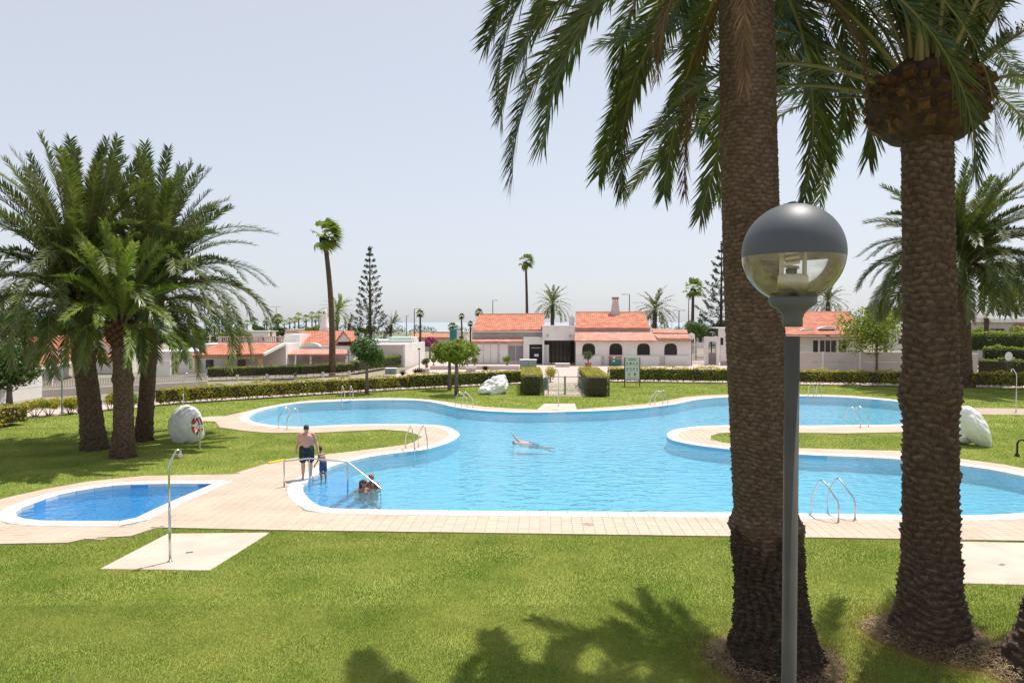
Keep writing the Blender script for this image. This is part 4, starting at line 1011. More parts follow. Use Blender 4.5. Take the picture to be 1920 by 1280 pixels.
# small white gable at the roof's right end
xg, yg = XA(645,75.6), 75.4; s = yg/F
b = MB(); b.v = [(xg-15*s,yg,ZA(641,yg)),(xg+14*s,yg,ZA(640,yg)),(xg,yg,ZA(622,yg)),(xg-15*s,yg+3,ZA(641,yg)),(xg+14*s,yg+3,ZA(640,yg)),(xg,yg+3,ZA(622,yg))]; b.f = [(0,1,2),(0,2,5,3),(1,4,5,2)]
c.part('gable', b, 'stucco'); 
c.part('gable_roof', roof((xg-17*s,yg-.1,ZA(642,yg)), (xg-17*s,yg+3,ZA(642,yg)), (xg,yg-.1,ZA(620.5,yg)), (xg,yg+3,ZA(620.5,yg)), .24), 'roof_tile')
c.part('gable_roof', roof((xg+16*s,yg+3,ZA(641,yg)), (xg+16*s,yg-.1,ZA(641,yg)), (xg,yg+3,ZA(620.5,yg)), (xg,yg-.1,ZA(620.5,yg)), .24), 'roof_tile')
e0, e1 = Vector((XA(507,71), 71, ZA(665,71))), Vector((XA(651,71), 71, ZA(664,71)))
r0, r1 = Vector((XA(521,73.6), 73.6, ZA(655,73.6))), Vector((XA(650,73.6), 73.6, ZA(655,73.6)))
c.part('porch_roof', roof(e0, e1, r0, r1, .24, .055), 'roof_tile_pale')
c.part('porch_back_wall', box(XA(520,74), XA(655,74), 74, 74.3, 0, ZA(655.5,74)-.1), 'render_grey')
c.part('porch_side', box(XA(500,73), XA(523,73), 72.9, 75, 0, ZA(660,73)), 'stucco')
for px in (510,582,649): c.part('porch_post', box(XA(px,71.3)-.09, XA(px,71.3)+.09, 71.25, 71.43, 0, e0.z-.12), 'white_paint')
for a in (0,1,2):
    x0 = XA(570+a*27, 71.2); pts = [(x0+1.35*t, 71.2, e0.z-.22-.38*math.sin(math.pi*t)) for t in (0,.2,.4,.6,.8,1)]
    c.part('garland', MB().tube(pts, .035, 5), 'red_paint')
# tapered white chimney
y = 82; s = y/F; xc = XA(608.5, y)
b = MB().lathe([(11*s,ZA(622,y)),(8*s,ZA(611,y)),(5.8*s,ZA(600,y)),(5.2*s,ZA(588,y)),(5.0*s,ZA(582,y)),(4.4*s,ZA(580.5,y))], 14, (xc,y,0)); ch = c.part('chimney', b, 'stucco', smooth=True)
MB().box(xc-.08, xc+.08, y-.36, y-.25, ZA(588,y), ZA(585,y)).build('chimney_vent', 'black', ch)
# roof tiled pergola to its left, with balustraded terrace behind
c = Bld('pergola', 'orange tiled pergola on ochre columns with a white balustrade behind it', 'pergola', (XA(430,66), 66, 0))
e0, e1 = Vector((XA(355,66), 66, ZA(666.5,66))), Vector((XA(492,66), 66, ZA(664,66)))
r0, r1 = Vector((XA(408,70.2), 70.2, ZA(644,70.2))), Vector((XA(532,70.2), 70.2, ZA(644,70.2)))
c.part('tiled_roof', roof(e0, e1, r0, r1, .24, .055), 'roof_tile')
c.part('roof_verge', MB().bar(e1+Vector((.1,0,-.02)), r1+Vector((.1,0,-.02)), .16, .25), 'stucco')
c.part('beam', box(e0.x+.2, e1.x, 66.15, 66.35, e0.z-.28, e0.z-.12), 'ochre')
for px in (369, 426, 488): c.part('column', box(XA(px,66.3)-.16, XA(px,66.3)+.16, 66.1, 66.42, 0, e0.z-.285), 'ochre')
c.part('back_wall', box(XA(372,70), XA(533,70), 70.4, 75, 0, ZA(644.5,70.4)), 'stucco')
for px in (385, 445): 
    wd = c.part('window', box(XA(px,70.35), XA(px+14,70.35), 70.33, 70.38, .5, 1.35), 'dark_glass'); box(XA(px,70.3)-.06, XA(px+14,70.3)+.06, 70.34, 70.395, .42, .5).build('sill', 'stucco_pink', wd)
zb, zt = ZA(643,70.6), ZA(630.5,70.6); xb0, xb1 = XA(409,70.6), XA(533,70.6)
c.part('balustrade_base', box(xb0, xb1, 70.45, 70.75, zb, zb+.12), 'stucco_pink'); c.part('balustrade_rail', box(xb0, xb1, 70.45, 70.75, zt-.1, zt), 'stucco_pink')
bal = None; n = int((xb1-xb0)/.2)
for k in range(n):
    if k % 10 == 0: c.part('baluster_pier', box(xb0+k*.2, xb0+k*.2+.17, 70.46, 70.74, zb+.121, zt-.101), 'stucco_pink'); continue
    if bal is None:
        h = zt-zb-.225; o = MB().lathe([(.045,0),(.06,.04),(.035,h*.15),(.07,h*.4),(.04,h*.8),(.06,h)], 8).build('baluster', 'stucco_pink', c.o); bal = o.data
    else: o = bpy.data.objects.new('baluster', bal); C.objects.link(o); o.parent = c.o
    o.location = Vector((xb0+k*.2+.1, 70.6, zb+.122))-c.l
# --- low white outbuildings between the clump of palms and the pergola
c = Bld('white_house', 'low white flat roofed house behind the slat fence beside the pergola', 'house', (XA(320,70), 70, 0))
c.part('wall', wall(XA(276,70), XA(372,70), 0, ZA(661,70), 70, 8, [rect(XA(280,70), XA(284,70), ZA(668,70), ZA(662,70))]), 'stucco')
c.part('roof_slab', box(XA(276,70), XA(372,70), 69.9, 78, ZA(661,70)+.003, ZA(658.5,70)), 'white_paint')
c.part('window', box(XA(279,70), XA(285,70), 70.2, 70.25, ZA(669,70), ZA(661.5,70)), 'dark_glass')
c.part('terrace_wall', box(XA(275,66), XA(318,66), 66, 66.2, 0, ZA(676,66)), 'stucco')
c.part('pipe', MB().tube([(XA(322,69.9),69.9,0),(XA(322,69.9),69.9,ZA(662,70))], .05, 6), 'render_grey')
# --- white stepped terraces right of the porch house
c = Bld('terraced_house', 'stepped white terrace walls with pale glass railing right of the porch house', 'house', (XA(730,80), 80, 0))
c.part('wall', box(XA(694,80), XA(754,80), 80.2, 87, 0, ZA(646,80.2)), 'stucco_pink')
c.part('parapet', box(XA(662,86), XA(770,86), 87.1, 93, 0, ZA(637.5,87)), 'stucco')
c.part('wing_wall', MB().hexa([(XA(754,80.2)+.01,80.2,0),(XA(754,80.2)+.3,80.2,0),(XA(792,90)+.3,90,0),(XA(792,90),90,0),(XA(754,80.2)+.01,80.2,ZA(645,80.2)),(XA(754,80.2)+.3,80.2,ZA(645,80.2)),(XA(792,90)+.3,90,ZA(645,80.2)),(XA(792,90),90,ZA(645,80.2))]), 'stucco')
c.part('upper_block', box(XA(727,88), XA(775,88), 88.2, 92, 0, ZA(632,88)), 'stucco')
for k in range(6):
    x0 = XA(664+k*18, 87.3); c.part('glass_panel', box(x0, x0+1.1, 87.2, 87.23, ZA(637.5,87)+.01, ZA(625.5,87)), 'glass_rail')
    c.part('rail_post', box(x0-.05, x0-.01, 87.19, 87.24, ZA(637.5,87)+.004, ZA(625,87)), 'white_paint')
# --- left orange house
c = Bld('orange_roofed_house', 'grey walled house with broad orange tiled roof behind the left boundary wall', 'house', (XA(90,58), 58, 0))
eL, eR = W(30, 701, 48.5), W(150, 673, 66); eL.z = eR.z = 1.62; rL, rR = W(55, 636, 60), W(142, 636, 74); rR.z = rL.z = 3.55
c.part('main_roof', roof(eL, eR, rL, rR, .28, .05, .45), 'roof_tile'); c.part('ridge', ridge_tiles(rL+Vector((0,0,.05)), rR+Vector((0,0,.05)), .12), 'roof_edge')
d_ = (eR-eL).normalized(); nn = Vector((d_.y, -d_.x, 0)); nn = -nn if nn.x > 0 else nn
c.part('eave_board', MB().bar(eL+Vector((.05,-.06,-.12)), eR+Vector((.05,-.06,-.12)), .06, .2), 'white_paint')
i0, i1 = eL+nn*.9+d_*.8, eR+nn*.9
c.part('wall', MB().hexa([(i0.x,i0.y,-.05),(i1.x,i1.y,-.05),(i1.x+nn.x*4,i1.y+nn.y*4,-.05),(i0.x+nn.x*4,i0.y+nn.y*4,-.05),(i0.x,i0.y,1.7),(i1.x,i1.y,1.7),(i1.x+nn.x*4,i1.y+nn.y*4,1.7),(i0.x+nn.x*4,i0.y+nn.y*4,1.7)]), 'render_grey')
for q in (.12, .5, .9):
    p = eL.lerp(eR, q)+nn*.1; c.part('porch_post', box(p.x-.08, p.x+.08, p.y-.08, p.y+.08, 0, 1.52), 'white_paint')
p = i0.lerp(i1, .62)-nn*.03; q = i0.lerp(i1, .78)-nn*.03
wd = c.part('window', MB().bar((p.x,p.y,1.0), (q.x,q.y,1.0), .05, .8), 'dark_glass'); 
MB().bar((p.x-c.l.x*0,p.y,.56), (q.x,q.y,.56), .12, .06).build('sill', 'white_paint', wd)
c = Bld('gabled_house', 'white gabled house with orange verge seen between the left palm trunks', 'house', (XA(198,70), 70, 0))
y = 70; s = y/F; xg = XA(190, y)
c.part('wall', box(xg-16*s, XA(232,y), y, y+6, 0, ZA(664,y)), 'stucco')
b = MB(); b.v = [(xg-14*s,y-.05,ZA(664,y)),(XA(226,y),y-.05,ZA(664,y)),(xg-1*s,y-.05,ZA(634,y)),(xg-14*s,y+6,ZA(664,y)),(XA(226,y),y+6,ZA(664,y)),(xg-1*s,y+6,ZA(634,y))]; b.f = [(0,1,2),(3,5,4),(0,3,4,1),(1,4,5,2),(2,5,3,0)]
c.part('gable', b, 'stucco')
c.part('gable_roof', roof((XA(229,y),y+6,ZA(666,y)), (XA(229,y),y-.2,ZA(666,y)), (xg-s,y+6,ZA(633,y)), (xg-s,y-.2,ZA(633,y)), .26), 'roof_tile')
c.part('pent_roof', roof((XA(180,y),y-1.0,ZA(668.5,y)), (XA(228,y),y-1.0,ZA(668.5,y)), (XA(180,y),y-.06,ZA(663.5,y)), (XA(228,y),y-.06,ZA(663.5,y)), .26), 'roof_tile')
# --- right orange house
yr = 74; c = Bld('villa', 'orange tiled villa with dark french doors behind the pale boundary wall at right', 'house', (XA(1550,yr), yr, 0))
e0, e1 = Vector((XA(1420,yr), yr, ZA(627,yr))), Vector((XA(1622,yr), yr, ZA(627,yr)))
r0, r1 = Vector((XA(1425,80), 80, ZA(585,80))), Vector((XA(1593,80), 80, ZA(585,80)))
c.part('main_roof', roof(e0, e1, r0, r1, .26), 'roof_tile'); c.part('ridge', ridge_tiles(r0, r1), 'roof_edge')
c.part('eave_board', box(e0.x, e1.x, yr-.02, yr+.5, ZA(632,yr), ZA(627.5,yr)-.13), 'roof_edge')
X5 = lambda px: XA(px, yr+1.2); Z5 = lambda py: ZA(py, yr+1.2)
hs_ = [rect(X5(1491), X5(1500), Z5(658), Z5(640)), rect(X5(1525), X5(1535), .1, Z5(638)), rect(X5(1538), X5(1570), .1, Z5(638)), rect(X5(1573), X5(1588), .1, Z5(637))]
c.part('wall', wall(X5(1430), X5(1618), 0, Z5(629)-.15, yr+1.2, .3, hs_), 'stucco')
for q in hs_:
    wd = c.part('window', box(q[0][0]-.02, q[1][0]+.02, yr+1.42, yr+1.46, q[0][1], q[2][1]+.02), 'dark_glass'); w = q[1][0]-q[0][0]; n = max(1, int(w/.55))
    for k in range(n+1): box(q[0][0]+w*k/n-.035, q[0][0]+w*k/n+.035, yr+1.36, yr+1.41, q[0][1], q[2][1]).build('mullion', 'white_paint' if n > 2 else 'dark_wood', wd)
for px, w in ((1506,15),(1543,16),(1592,13)):
    xa, wa = XA(px,76), w*76/F; za = ZA(621 if px < 1520 else 617, 75.5); b = MB()
    for yy in (74.9, 77):
        for k in range(n_ := 11): a = math.pi*k/10; b.v.append((xa+wa*math.cos(a), yy, za+.28*math.sin(a)))
    b.f = [tuple(range(11))]+[(k, 11+k, 12+k, k+1) for k in range(10)]; c.part('arched_dormer', b, 'stucco')
y = 82; c.part('chimney', MB().hexa([(XA(1504,y),y,4.5),(XA(1528,y),y,4.5),(XA(1528,y),y+.6,4.5),(XA(1504,y),y+.6,4.5),(XA(1508,y),y+.1,ZA(576,y)),(XA(1523,y),y+.1,ZA(572,y)),(XA(1523,y),y+.5,ZA(572,y)),(XA(1508,y),y+.5,ZA(576,y))]), 'stucco')
# --- flat white house far right
y = 86; c = Bld('flat_roofed_house', 'flat roofed white house above the stacked hedges at the right edge', 'house', (XA(1850,y), y, 0))
c.part('wall', wall(XA(1776,y), XA(1990,y), 0, ZA(604,y), y, .3, [rect(XA(1856,y), XA(1884,y), ZA(622,y), ZA(616,y))]), 'render_grey')
c.part('window', box(XA(1855,y), XA(1885,y), y+.2, y+.25, ZA(623,y), ZA(615.5,y)), 'dark_glass')
c.part('roof_slab', box(XA(1770,y), XA(1995,y), y-.5, y+9, ZA(604,y)+.004, ZA(597.5,y)), 'stucco')
c.part('side_roof', roof((XA(1900,y),y-1.4,ZA(616.5,y)), (XA(1960,y),y-1.4,ZA(616.5,y)), (XA(1900,y),y-.05,ZA(609,y)), (XA(1960,y),y-.05,ZA(609,y)), .26), 'roof_tile')
c.part('parapet', box(XA(1788,92), XA(1850,92), 92, 92.3, 5, ZA(585,92)), 'stucco_pink')
# --- house and gate pillars right of the clubhouse
y = 92; c = Bld('annex_house', 'small white house behind the gate pillars right of the clubhouse', 'house', (XA(1370,y), y, 0))
hs_ = [rect(XA(1369,y), XA(1375,y), ZA(639,y), ZA(633,y)), rect(XA(1351,y), XA(1357,y), .1, ZA(633,y))]
c.part('wall', wall(XA(1348,y), XA(1440,y), 0, ZA(616,y), y, .3, hs_), 'stucco')
for q in hs_: c.part('window', box(q[0][0]-.02, q[1][0]+.02, y+.22, y+.26, q[0][1], q[2][1]+.02), 'dark_glass')
c.part('roof_slab', box(XA(1346,y), XA(1442,y), y-.25, y+6, ZA(616,y)+.003, ZA(614,y)), 'white_paint')
c.part('chimney', box(XA(1375,y+1), XA(1382,y+1), y+1, y+1.6, ZA(614,y)+.005, ZA(608,y)), 'ochre')
y = 84; c = Bld('gate_wall', 'white boundary wall with arched iron gate right of the clubhouse', 'wall', (XA(1335,y), y, 0))
gx0, gx1 = XA(1329,y), XA(1343.5,y)
c.part('gateway', wall(XA(1322,y), XA(1349,y), 0, ZA(631,y), y, .5, [arch((gx0+gx1)/2, gx1-gx0, .02, ZA(640,y), .3)]), 'stucco')
for k in range(7): 
    xx = gx0+(gx1-gx0)*(k+.5)/7; c.part('gate_bar', box(xx-.02, xx+.02, y+.2, y+.23, .05, ZA(641,y)), 'iron')
c.part('gate_panel', box(gx0, gx1, y+.24, y+.27, .05, ZA(662,y)), 'stucco_pink')
c.part('wall', box(XA(1349,y)+.01, XA(1500,y), y-.6, y-.3, 0, ZA(647,y)), 'stucco'); c.part('wall_foot', box(XA(1349,y)+.01, XA(1500,y), y-.68, y-.61, 0, .5), 'render_grey')
y = 85.5; c = Bld('iron_fence', 'black and white bar fence between the clubhouse corner and the gate pillar', 'fence', (XA(1310,y), y, 0))
n = 11
for k in range(n):
    xx = XA(1297.5,y)+(XA(1322,y)-XA(1297.5,y))*(k+.5)/n; c.part('bar', box(xx-.025, xx+.025, y, y+.05, 0, ZA(642,y)), 'white_paint')
for zz in (.15, 1.2, 2.3): c.part('rail', box(XA(1297.2,y), XA(1322,y), y+.051, y+.09, zz, zz+.06), 'white_paint')
# --- boundary walls
c = Bld('boundary_wall', 'pale smooth boundary wall behind the yellow hedge at right', 'wall', (XA(1600,66), 66, 0))
c.part('lower_course', box(XA(1400,66), XA(1700,66), 66, 66.25, 0, ZA(679,66)), 'stucco_pink'); c.part('upper_course', box(XA(1400,66), XA(1700,66), 66.02, 66.23, ZA(679,66)+.03, ZA(660.5,66)), 'stucco_pink')
for px in (1543,1613): c.part('pier', box(XA(px,66)-.08, XA(px,66)+.08, 65.93, 65.995, 0, ZA(659,66)), 'stucco')
c = Bld('boundary_wall', 'short pale wall piece either side of the broad palm trunk', 'wall', (XA(1810,62.5), 62.5, 0))
c.part('panel', box(XA(1786,62.5), XA(1834,62.5), 62.5, 62.7, 0, ZA(664,62.5)), 'stucco_pink'); c.part('coping', box(XA(1785,62.5), XA(1835,62.5), 62.45, 62.75, ZA(664,62.5)+.003, ZA(662.5,62.5)), 'stucco')
def wall_run(b, p, q, z0, z1, th):
    p, q = Vector(p), Vector(q); d = (q-p).normalized(); n = Vector((-d.y, d.x))*th
    b.hexa([(p.x,p.y,z0),(q.x,q.y,z0),(q.x+n.x,q.y+n.y,z0),(p.x+n.x,p.y+n.y,z0),(p.x,p.y,z1),(q.x,q.y,z1),(q.x+n.x,q.y+n.y,z1),(p.x+n.x,p.y+n.y,z1)]); return b
p, q, r_ = Vector(G(-260,800)[:2])+Vector((0,2)), Vector(W(79,745,48)[:2]), Vector(W(389,727,55.2)[:2])
c = Bld('boundary_wall', 'white board wall behind the left bush', 'wall', (q.x, q.y, 0))
c.part('panel', wall_run(MB(), p, q, 0, .72, .2), 'stucco'); c.part('board', wall_run(MB(), p+Vector((0,.03)), q+Vector((0,.03)), .74, 1.05, .14), 'stucco'); c.part('board', wall_run(MB(), p+Vector((0,.03)), q+Vector((0,.03)), 1.07, 1.40, .14), 'stucco')
c = Bld('slat_fence', 'cream slat fence on a low grey wall behind the left palms', 'fence', (q.x, q.y, 0))
c.part('plinth', wall_run(MB(), q, r_, 0, .48, .25), 'stucco_pink')
d = (r_-q); ln = d.length; d.normalize(); nr = Vector((-d.y, d.x)); sm = None
for zz in (.58, .98): c.part('rail', wall_run(MB(), q+nr*.12, r_+nr*.12, zz, zz+.05, .04), 'slat_paint')
n = int(ln/.155); ang = math.atan2(d.y, d.x)
for k in range(n):
    if sm is None: o = MB().box(-.05, .05, 0, .025, .5, 1.1).build('slat', 'slat_paint', c.o); sm = o.data
    else: o = bpy.data.objects.new('slat', sm); C.objects.link(o); o.parent = c.o
    pp = q+d*(k+.5)*ln/n+nr*.09; o.location = Vector((pp.x, pp.y, 0))-c.l; o.rotation_euler = (0,0,ang)
# low post fence in front of the dark hedge
p, q = Vector(W(388,715,60.2)[:2]), Vector(W(655,700,66.3)[:2]); c = Bld('low_fence', 'low pale rail fence at the foot of the long dark hedge', 'fence', (p.x, p.y, 0))
d = q-p; n = int(d.length/2.2); an = math.atan2(d.y, d.x); pm = None
for zz in (.12, .32): c.part('rail', wall_run(MB(), p, q, zz, zz+.05, .04), 'stucco_pink')
for k in range(n+1): pp = p+d*k/n; c.part('post', box(pp.x-.1, pp.x+.1, pp.y-.16, pp.y-.003, 0, .52), 'stucco_pink')
# distant roofs and tank
c = Bld('distant_house', 'low distant terracotta roof between the terraces and the clubhouse', 'house', (XA(805,125), 125, 0))
c.part('tiled_roof', roof((XA(768,124),124,ZA(633,124)), (XA(846,124),124,ZA(633,124)), (XA(772,130),130,ZA(626,130)), (XA(840,130),130,ZA(626,130)), .5, .08, .7), 'roof_tile'); c.part('wall', box(XA(770,124.5), XA(844,124.5), 124.5, 130, 0, ZA(634,124)), 'stucco_pink')
c = Bld('water_tank', 'dark green tank under the stocky fan palm', 'tank', (XA(850,103), 103, 0))
c.part('body', MB().lathe([(.52,0),(.52,ZA(616,103)-.1),(.46,ZA(616,103))], 18, (XA(850,103),103,0)), 'teal'); c.part('stand', box(XA(842,103.5), XA(858,103.5), 103.6, 104.2, 0, 2.6), 'render_grey')
# far houses and tree belts towards the sea
for k, (px, w, d, h, lab) in enumerate(((470,60,150,3.0,'low white distant house behind the balustrade'),(560,50,165,3.2,'low white distant house left of the tapered chimney'),(845,60,150,2.9,'low white distant house left of the clubhouse roof'),(1330,50,140,3.1,'low white distant house behind the large pine'),(1690,80,130,3.4,'low white distant house behind the thick trunk'),(60,90,120,3.0,'low white distant house behind the left orange roof'))):
    c = Bld('distant_house', lab, 'house', (XA(px,d), d, 0)); x0, x1 = XA(px-w/2,d), XA(px+w/2,d)
    n = 3; hs_ = [rect(x0+(x1-x0)*(q+.3)/n, x0+(x1-x0)*(q+.7)/n, 1.1, 2.1) for q in range(n)]
    c.part('wall', wall(x0, x1, 0, h, d, .3, hs_), 'stucco'); c.part('roof_slab', box(x0-.2, x1+.2, d-.2, d+7, h+.003, h+.18), 'stucco_pink')
    for q in hs_: c.part('window', box(q[0][0]-.02, q[1][0]+.02, d+.2, d+.24, q[0][1], q[2][1]), 'dark_glass')
cs = []; dd = []
for k in range(46):
    d = random.uniform(215, 380); L = lobes((random.uniform(-.75,.75)*d, d, 1.6), 6, (5,2,.5)); q, n_ = leaf_cloud(L, 2.1, 260, .4); q[:,2] = np.maximum(q[:,2], .1); cs.append(q); dd.append(n_)
tag(link('distant_scrub', leafmesh('distant_scrub', np.concatenate(cs), .75, np.concatenate(dd)), 'leaf'), 'dark green scrub and low trees along the shore below the horizon', 'scrub', kind='stuff')
# ================================================================ things around the pool
tag(sheet('gate_path', [Vector((G(1020,741).x, 48.6)), Vector((G(1098,741).x, 48.6)), Vector((XA(1098,60.6), 60.6)), Vector((XA(1022,60.6), 60.6))], [], .012, 'paving'), kind='structure')
# --- near globe lamp
dl = 3.27; LX, LZ, LR = XA(1486, dl), ZA(475, dl), 92.5*dl/F
t = thing('globe_lamp', 'globe street lamp on a grey post close to the camera, grey upper dome', 'lamp', (LX, dl, 0))
pr = 13.5*dl/F
MB().tube([(0,0,-.05),(0,0,LZ-LR-.15)], pr, 20).build('post', 'pole_grey', t, True)
u_ = dl/F
MB().lathe([(13.8*u_,-58*u_),(18*u_,-57*u_),(18*u_,-42*u_),(21*u_,-33*u_),(29*u_,-24*u_),(40*u_,-17*u_),(43*u_,-12*u_),(43*u_,2*u_),(38*u_,6*u_)], 32, (0,0,LZ-LR+13*u_)).build('collar', 'lamp_grey', t, True)
sph = lambda a0, a1, r_, n=26: [(max(r_*math.sin(R(a)), 1e-4), -r_*math.cos(R(a))) for a in np.linspace(a0, a1, n)]
MB().lathe(sph(86, 180, LR), 56, (0,0,LZ), False).build('dome', 'lamp_grey', t, True)
MB().lathe(sph(86, 180, LR*.985), 40, (0,0,LZ), False).build('dome_lining', 'lamp_white', t, True)
MB().lathe(sph(17, 87.5, LR*.996), 56, (0,0,LZ), False).build('glass_bowl', 'lamp_glass', t, True)
MB().lathe([(.066,-.205),(.066,-.105),(.06,-.095),(.02,-.094)], 24, (0,0,LZ)).build('ballast_box', 'lamp_white', t, True)
for sx in (-.052, .052): MB().box(sx-.006, sx+.006, -.012, .012, LZ-.098, LZ+.06).build('bracket', 'lamp_white', t)
MB().lathe([(.024,-.095),(.024,-.07),(.018,-.068)], 16, (-.008,0,LZ)).build('socket', 'black', t)
hel = [(-.008+.030*math.cos(a), .030*math.sin(a), LZ-.064+a*.0040) for a in np.linspace(0, 22, 90)]
MB().tube(hel, .0085, 6).build('bulb', 'bulb', t, True)
b = MB(); rr = random.Random(4)
for k in range(46):
    a, q = rr.uniform(0, 6.28), abs(rr.gauss(0, .26)); x, y = math.sin(q)*math.cos(a)*LR, math.sin(q)*math.sin(a)*LR; z = LZ+math.cos(q)*LR+.002
    ya = rr.uniform(0, 6.28); ln = rr.uniform(.006, .022); d = Vector((math.cos(ya)*ln, math.sin(ya)*ln, rr.uniform(-.001,.006))); p = Vector((x,y,z)); b.bar(p-d, p+d, rr.uniform(.003,.006), .002)
tag(b.build('palm_debris', 'dry_frond', t), kind='stuff')
# --- other lamps
def post_lamp(label, px, py, h, rg=.2):
    g = G(px, py); t = thing('globe_lamp', label, 'lamp', g); MB().lathe([(.11,0),(.11,.06),(.06,.1),(.05,h*.5),(.045,h)], 12).build('post', 'green_metal', t, True)
    MB().lathe([(.05,h-.06),(.09,h),(.09,h+.03)], 12).build('collar', 'lamp_grey', t)
    MB().lathe([(max(rg*math.sin(R(a)),1e-4), h+rg-rg*math.cos(R(a))) for a in np.linspace(15, 100, 12)], 20, (0,0,0), False).build('glass_bowl', 'opal', t, True)
    MB().lathe([(max(rg*math.sin(R(a)),1e-4), h+rg-rg*math.cos(R(a))) for a in np.linspace(100, 180, 10)], 20, (0,0,0), False).build('dome', 'lamp_grey', t, True)
post_lamp('slim globe lamp on a green post at the left hedge', 117, 775, 3.15)
def street_light(label, px, top, d, arm=.9, h0=0, both=False, group=None):
    t = thing('street_light', label, 'street light', (XA(px,d), d, 0), 0, group); h = ZA(top, d)
    MB().tube([(0,0,-.05),(0,0,h*.5),(0,0,h)], [.11,.085,.06], 8).build('pole', 'lamp_grey', t)
    for s in ((1,-1) if both else (math.copysign(1, arm),)):
        MB().tube([(0,0,h-.05),(s*abs(arm)*.6,0,h+.05),(s*abs(arm),0,h+.02)], .035, 6).build('arm', 'lamp_grey', t); MB().box(min(s*abs(arm)*.9,s*abs(arm)*1.5), max(s*abs(arm)*.9,s*abs(arm)*1.5), -.12, .12, h-.04, h+.06).build('lamp_head', 'render_grey', t)
street_light('street light with one arm, left of the distant fan palm', 777, 579, 118, .8)
street_light('short thin street light left of its twin by the terraces', 762, 592, 130, .3)
street_light('street light above the left clubhouse roof', 924, 563, 130, .6)
street_light('street light right of the clubhouse chimney, arm to the left', 1180, 552, 112, -.8)
street_light('double armed street light left of the large pine', 1273, 582, 105, .6, both=True)
street_light('cross armed lamp above the skirted distant palm', 518, 575, 178, .8, both=True)
street_light('thin pole lamp beside the right fan palm', 1291, 560, 118, .3)
g = G(1334, 684); t = thing('lantern_post', 'flat headed lantern on a dark post in front of the gate pillars', 'lamp', g)
h = ZA(625, g.y); MB().tube([(0,0,-.05),(0,0,h)], [.06,.05], 8).build('post', 'iron', t); MB().lathe([(.08,h),(.34,h+.1),(.34,h+.16),(.05,h+.24)], 14).build('lamp_head', 'lamp_grey', t)
g = G(786, 693); t = thing('lantern_post', 'short slim lantern post beside the white terrace wall', 'lamp', g)
MB().tube([(0,0,-.05),(0,0,2.1)], [.05,.04], 8).build('post', 'pole_grey', t); MB().lathe([(.05,2.1),(.15,2.16),(.15,2.24),(.04,2.3)], 12).build('lamp_head', 'lamp_grey', t)
# satellite dishes
def dish(label, px, py, d, r_, rz):
    t = thing('satellite_dish', label, 'satellite dish', (XA(px,d), d, 0), rz); z = ZA(py, d)
    MB().tube([(0,.12,-.05),(0,.12,z)], .035, 6).build('pole', 'lamp_grey', t)
    b = MB(); n = 20
    for k in range(6):
        for j in range(n): a = 2*math.pi*j/n; q = r_*k/5+1e-4; b.v.append((q*math.cos(a), .10-.22*r_*(k/5)**2, z+q*math.sin(a)))
    for k in range(5):
        for j in range(n): b.f.append((k*n+j, k*n+(j+1)%n, (k+1)*n+(j+1)%n, (k+1)*n+j))
    b.build('reflector', 'white_paint', t, True); MB().tube([(0,.0,z-r_),(0,-.45,z-.1)], .015, 5).build('feed_arm', 'lamp_grey', t); MB().box(-.05,.05,-.52,-.42,z-.14,z-.04).build('feed_horn', 'render_grey', t)
dish('white satellite dish in front of the stacked hedges at the right edge', 1893, 668, 61.2, .39, .2)
dish('satellite dish at the right corner of the clubhouse', 1297, 630, 82, .38, -.3)

# --- ladders
RAIL = [(.62,.03),(.62,.42),(.58,.56),(.14,.94),(.05,.97),(-.04,.92),(-.24,.50),(-.27,.36),(-.27,.0),(-.27,-.52)]
def ladder(label, px, py, ix, iy, sp=.54, sc=1.0):
    g = G(px, py); t = thing('pool_ladder', label, 'pool ladder', (g.x, g.y, 0), math.atan2(-ix, iy), 'stainless ladders round the main pool')   # local +Y points into the water
    for s in (-1, 1):
        rl = MB().tube([(s*sp/2, -u*sc, z*sc if z > .1 else z) for u, z in RAIL], .022, 10).build('rail', 'steel', t, True)
        MB().lathe([(.05,.028),(.05,.04),(.03,.046)], 12, (s*sp/2, -.62*sc, 0)).build('foot_plate', 'steel', rl)
    for z in (-.22, -.45): MB().box(-sp/2, sp/2, .23*sc, .31*sc, z, z+.03).build('tread', 'steel', t)
ladder('pool ladder nearest the camera, between the two near palm trunks', 1552, 967, -.36, .93)
ladder('pool ladder on the near rim of the left lobe, behind the standing man', 548, 802, .45, .89)
ladder('pool ladder at the far rim of the left lobe, below the small tree', 650, 751.6, 0, -1)
ladder('pool ladder at the tip of the left lawn peninsula', 784, 845.5, .5, -.87)
ladder('pool ladder below the white rock and the twin clipped trees', 866, 766, -.72, -.69)
ladder('pool ladder below the signboard on the far rim', 1240, 762, .72, -.69)
ladder('pool ladder on the far rim of the right lobe under the yellow hedge', 1530, 743.5, 0, -1)
ladder('pool ladder on the near rim of the right lobe, left of the thick trunk', 1600, 798.5, -.42, .91)
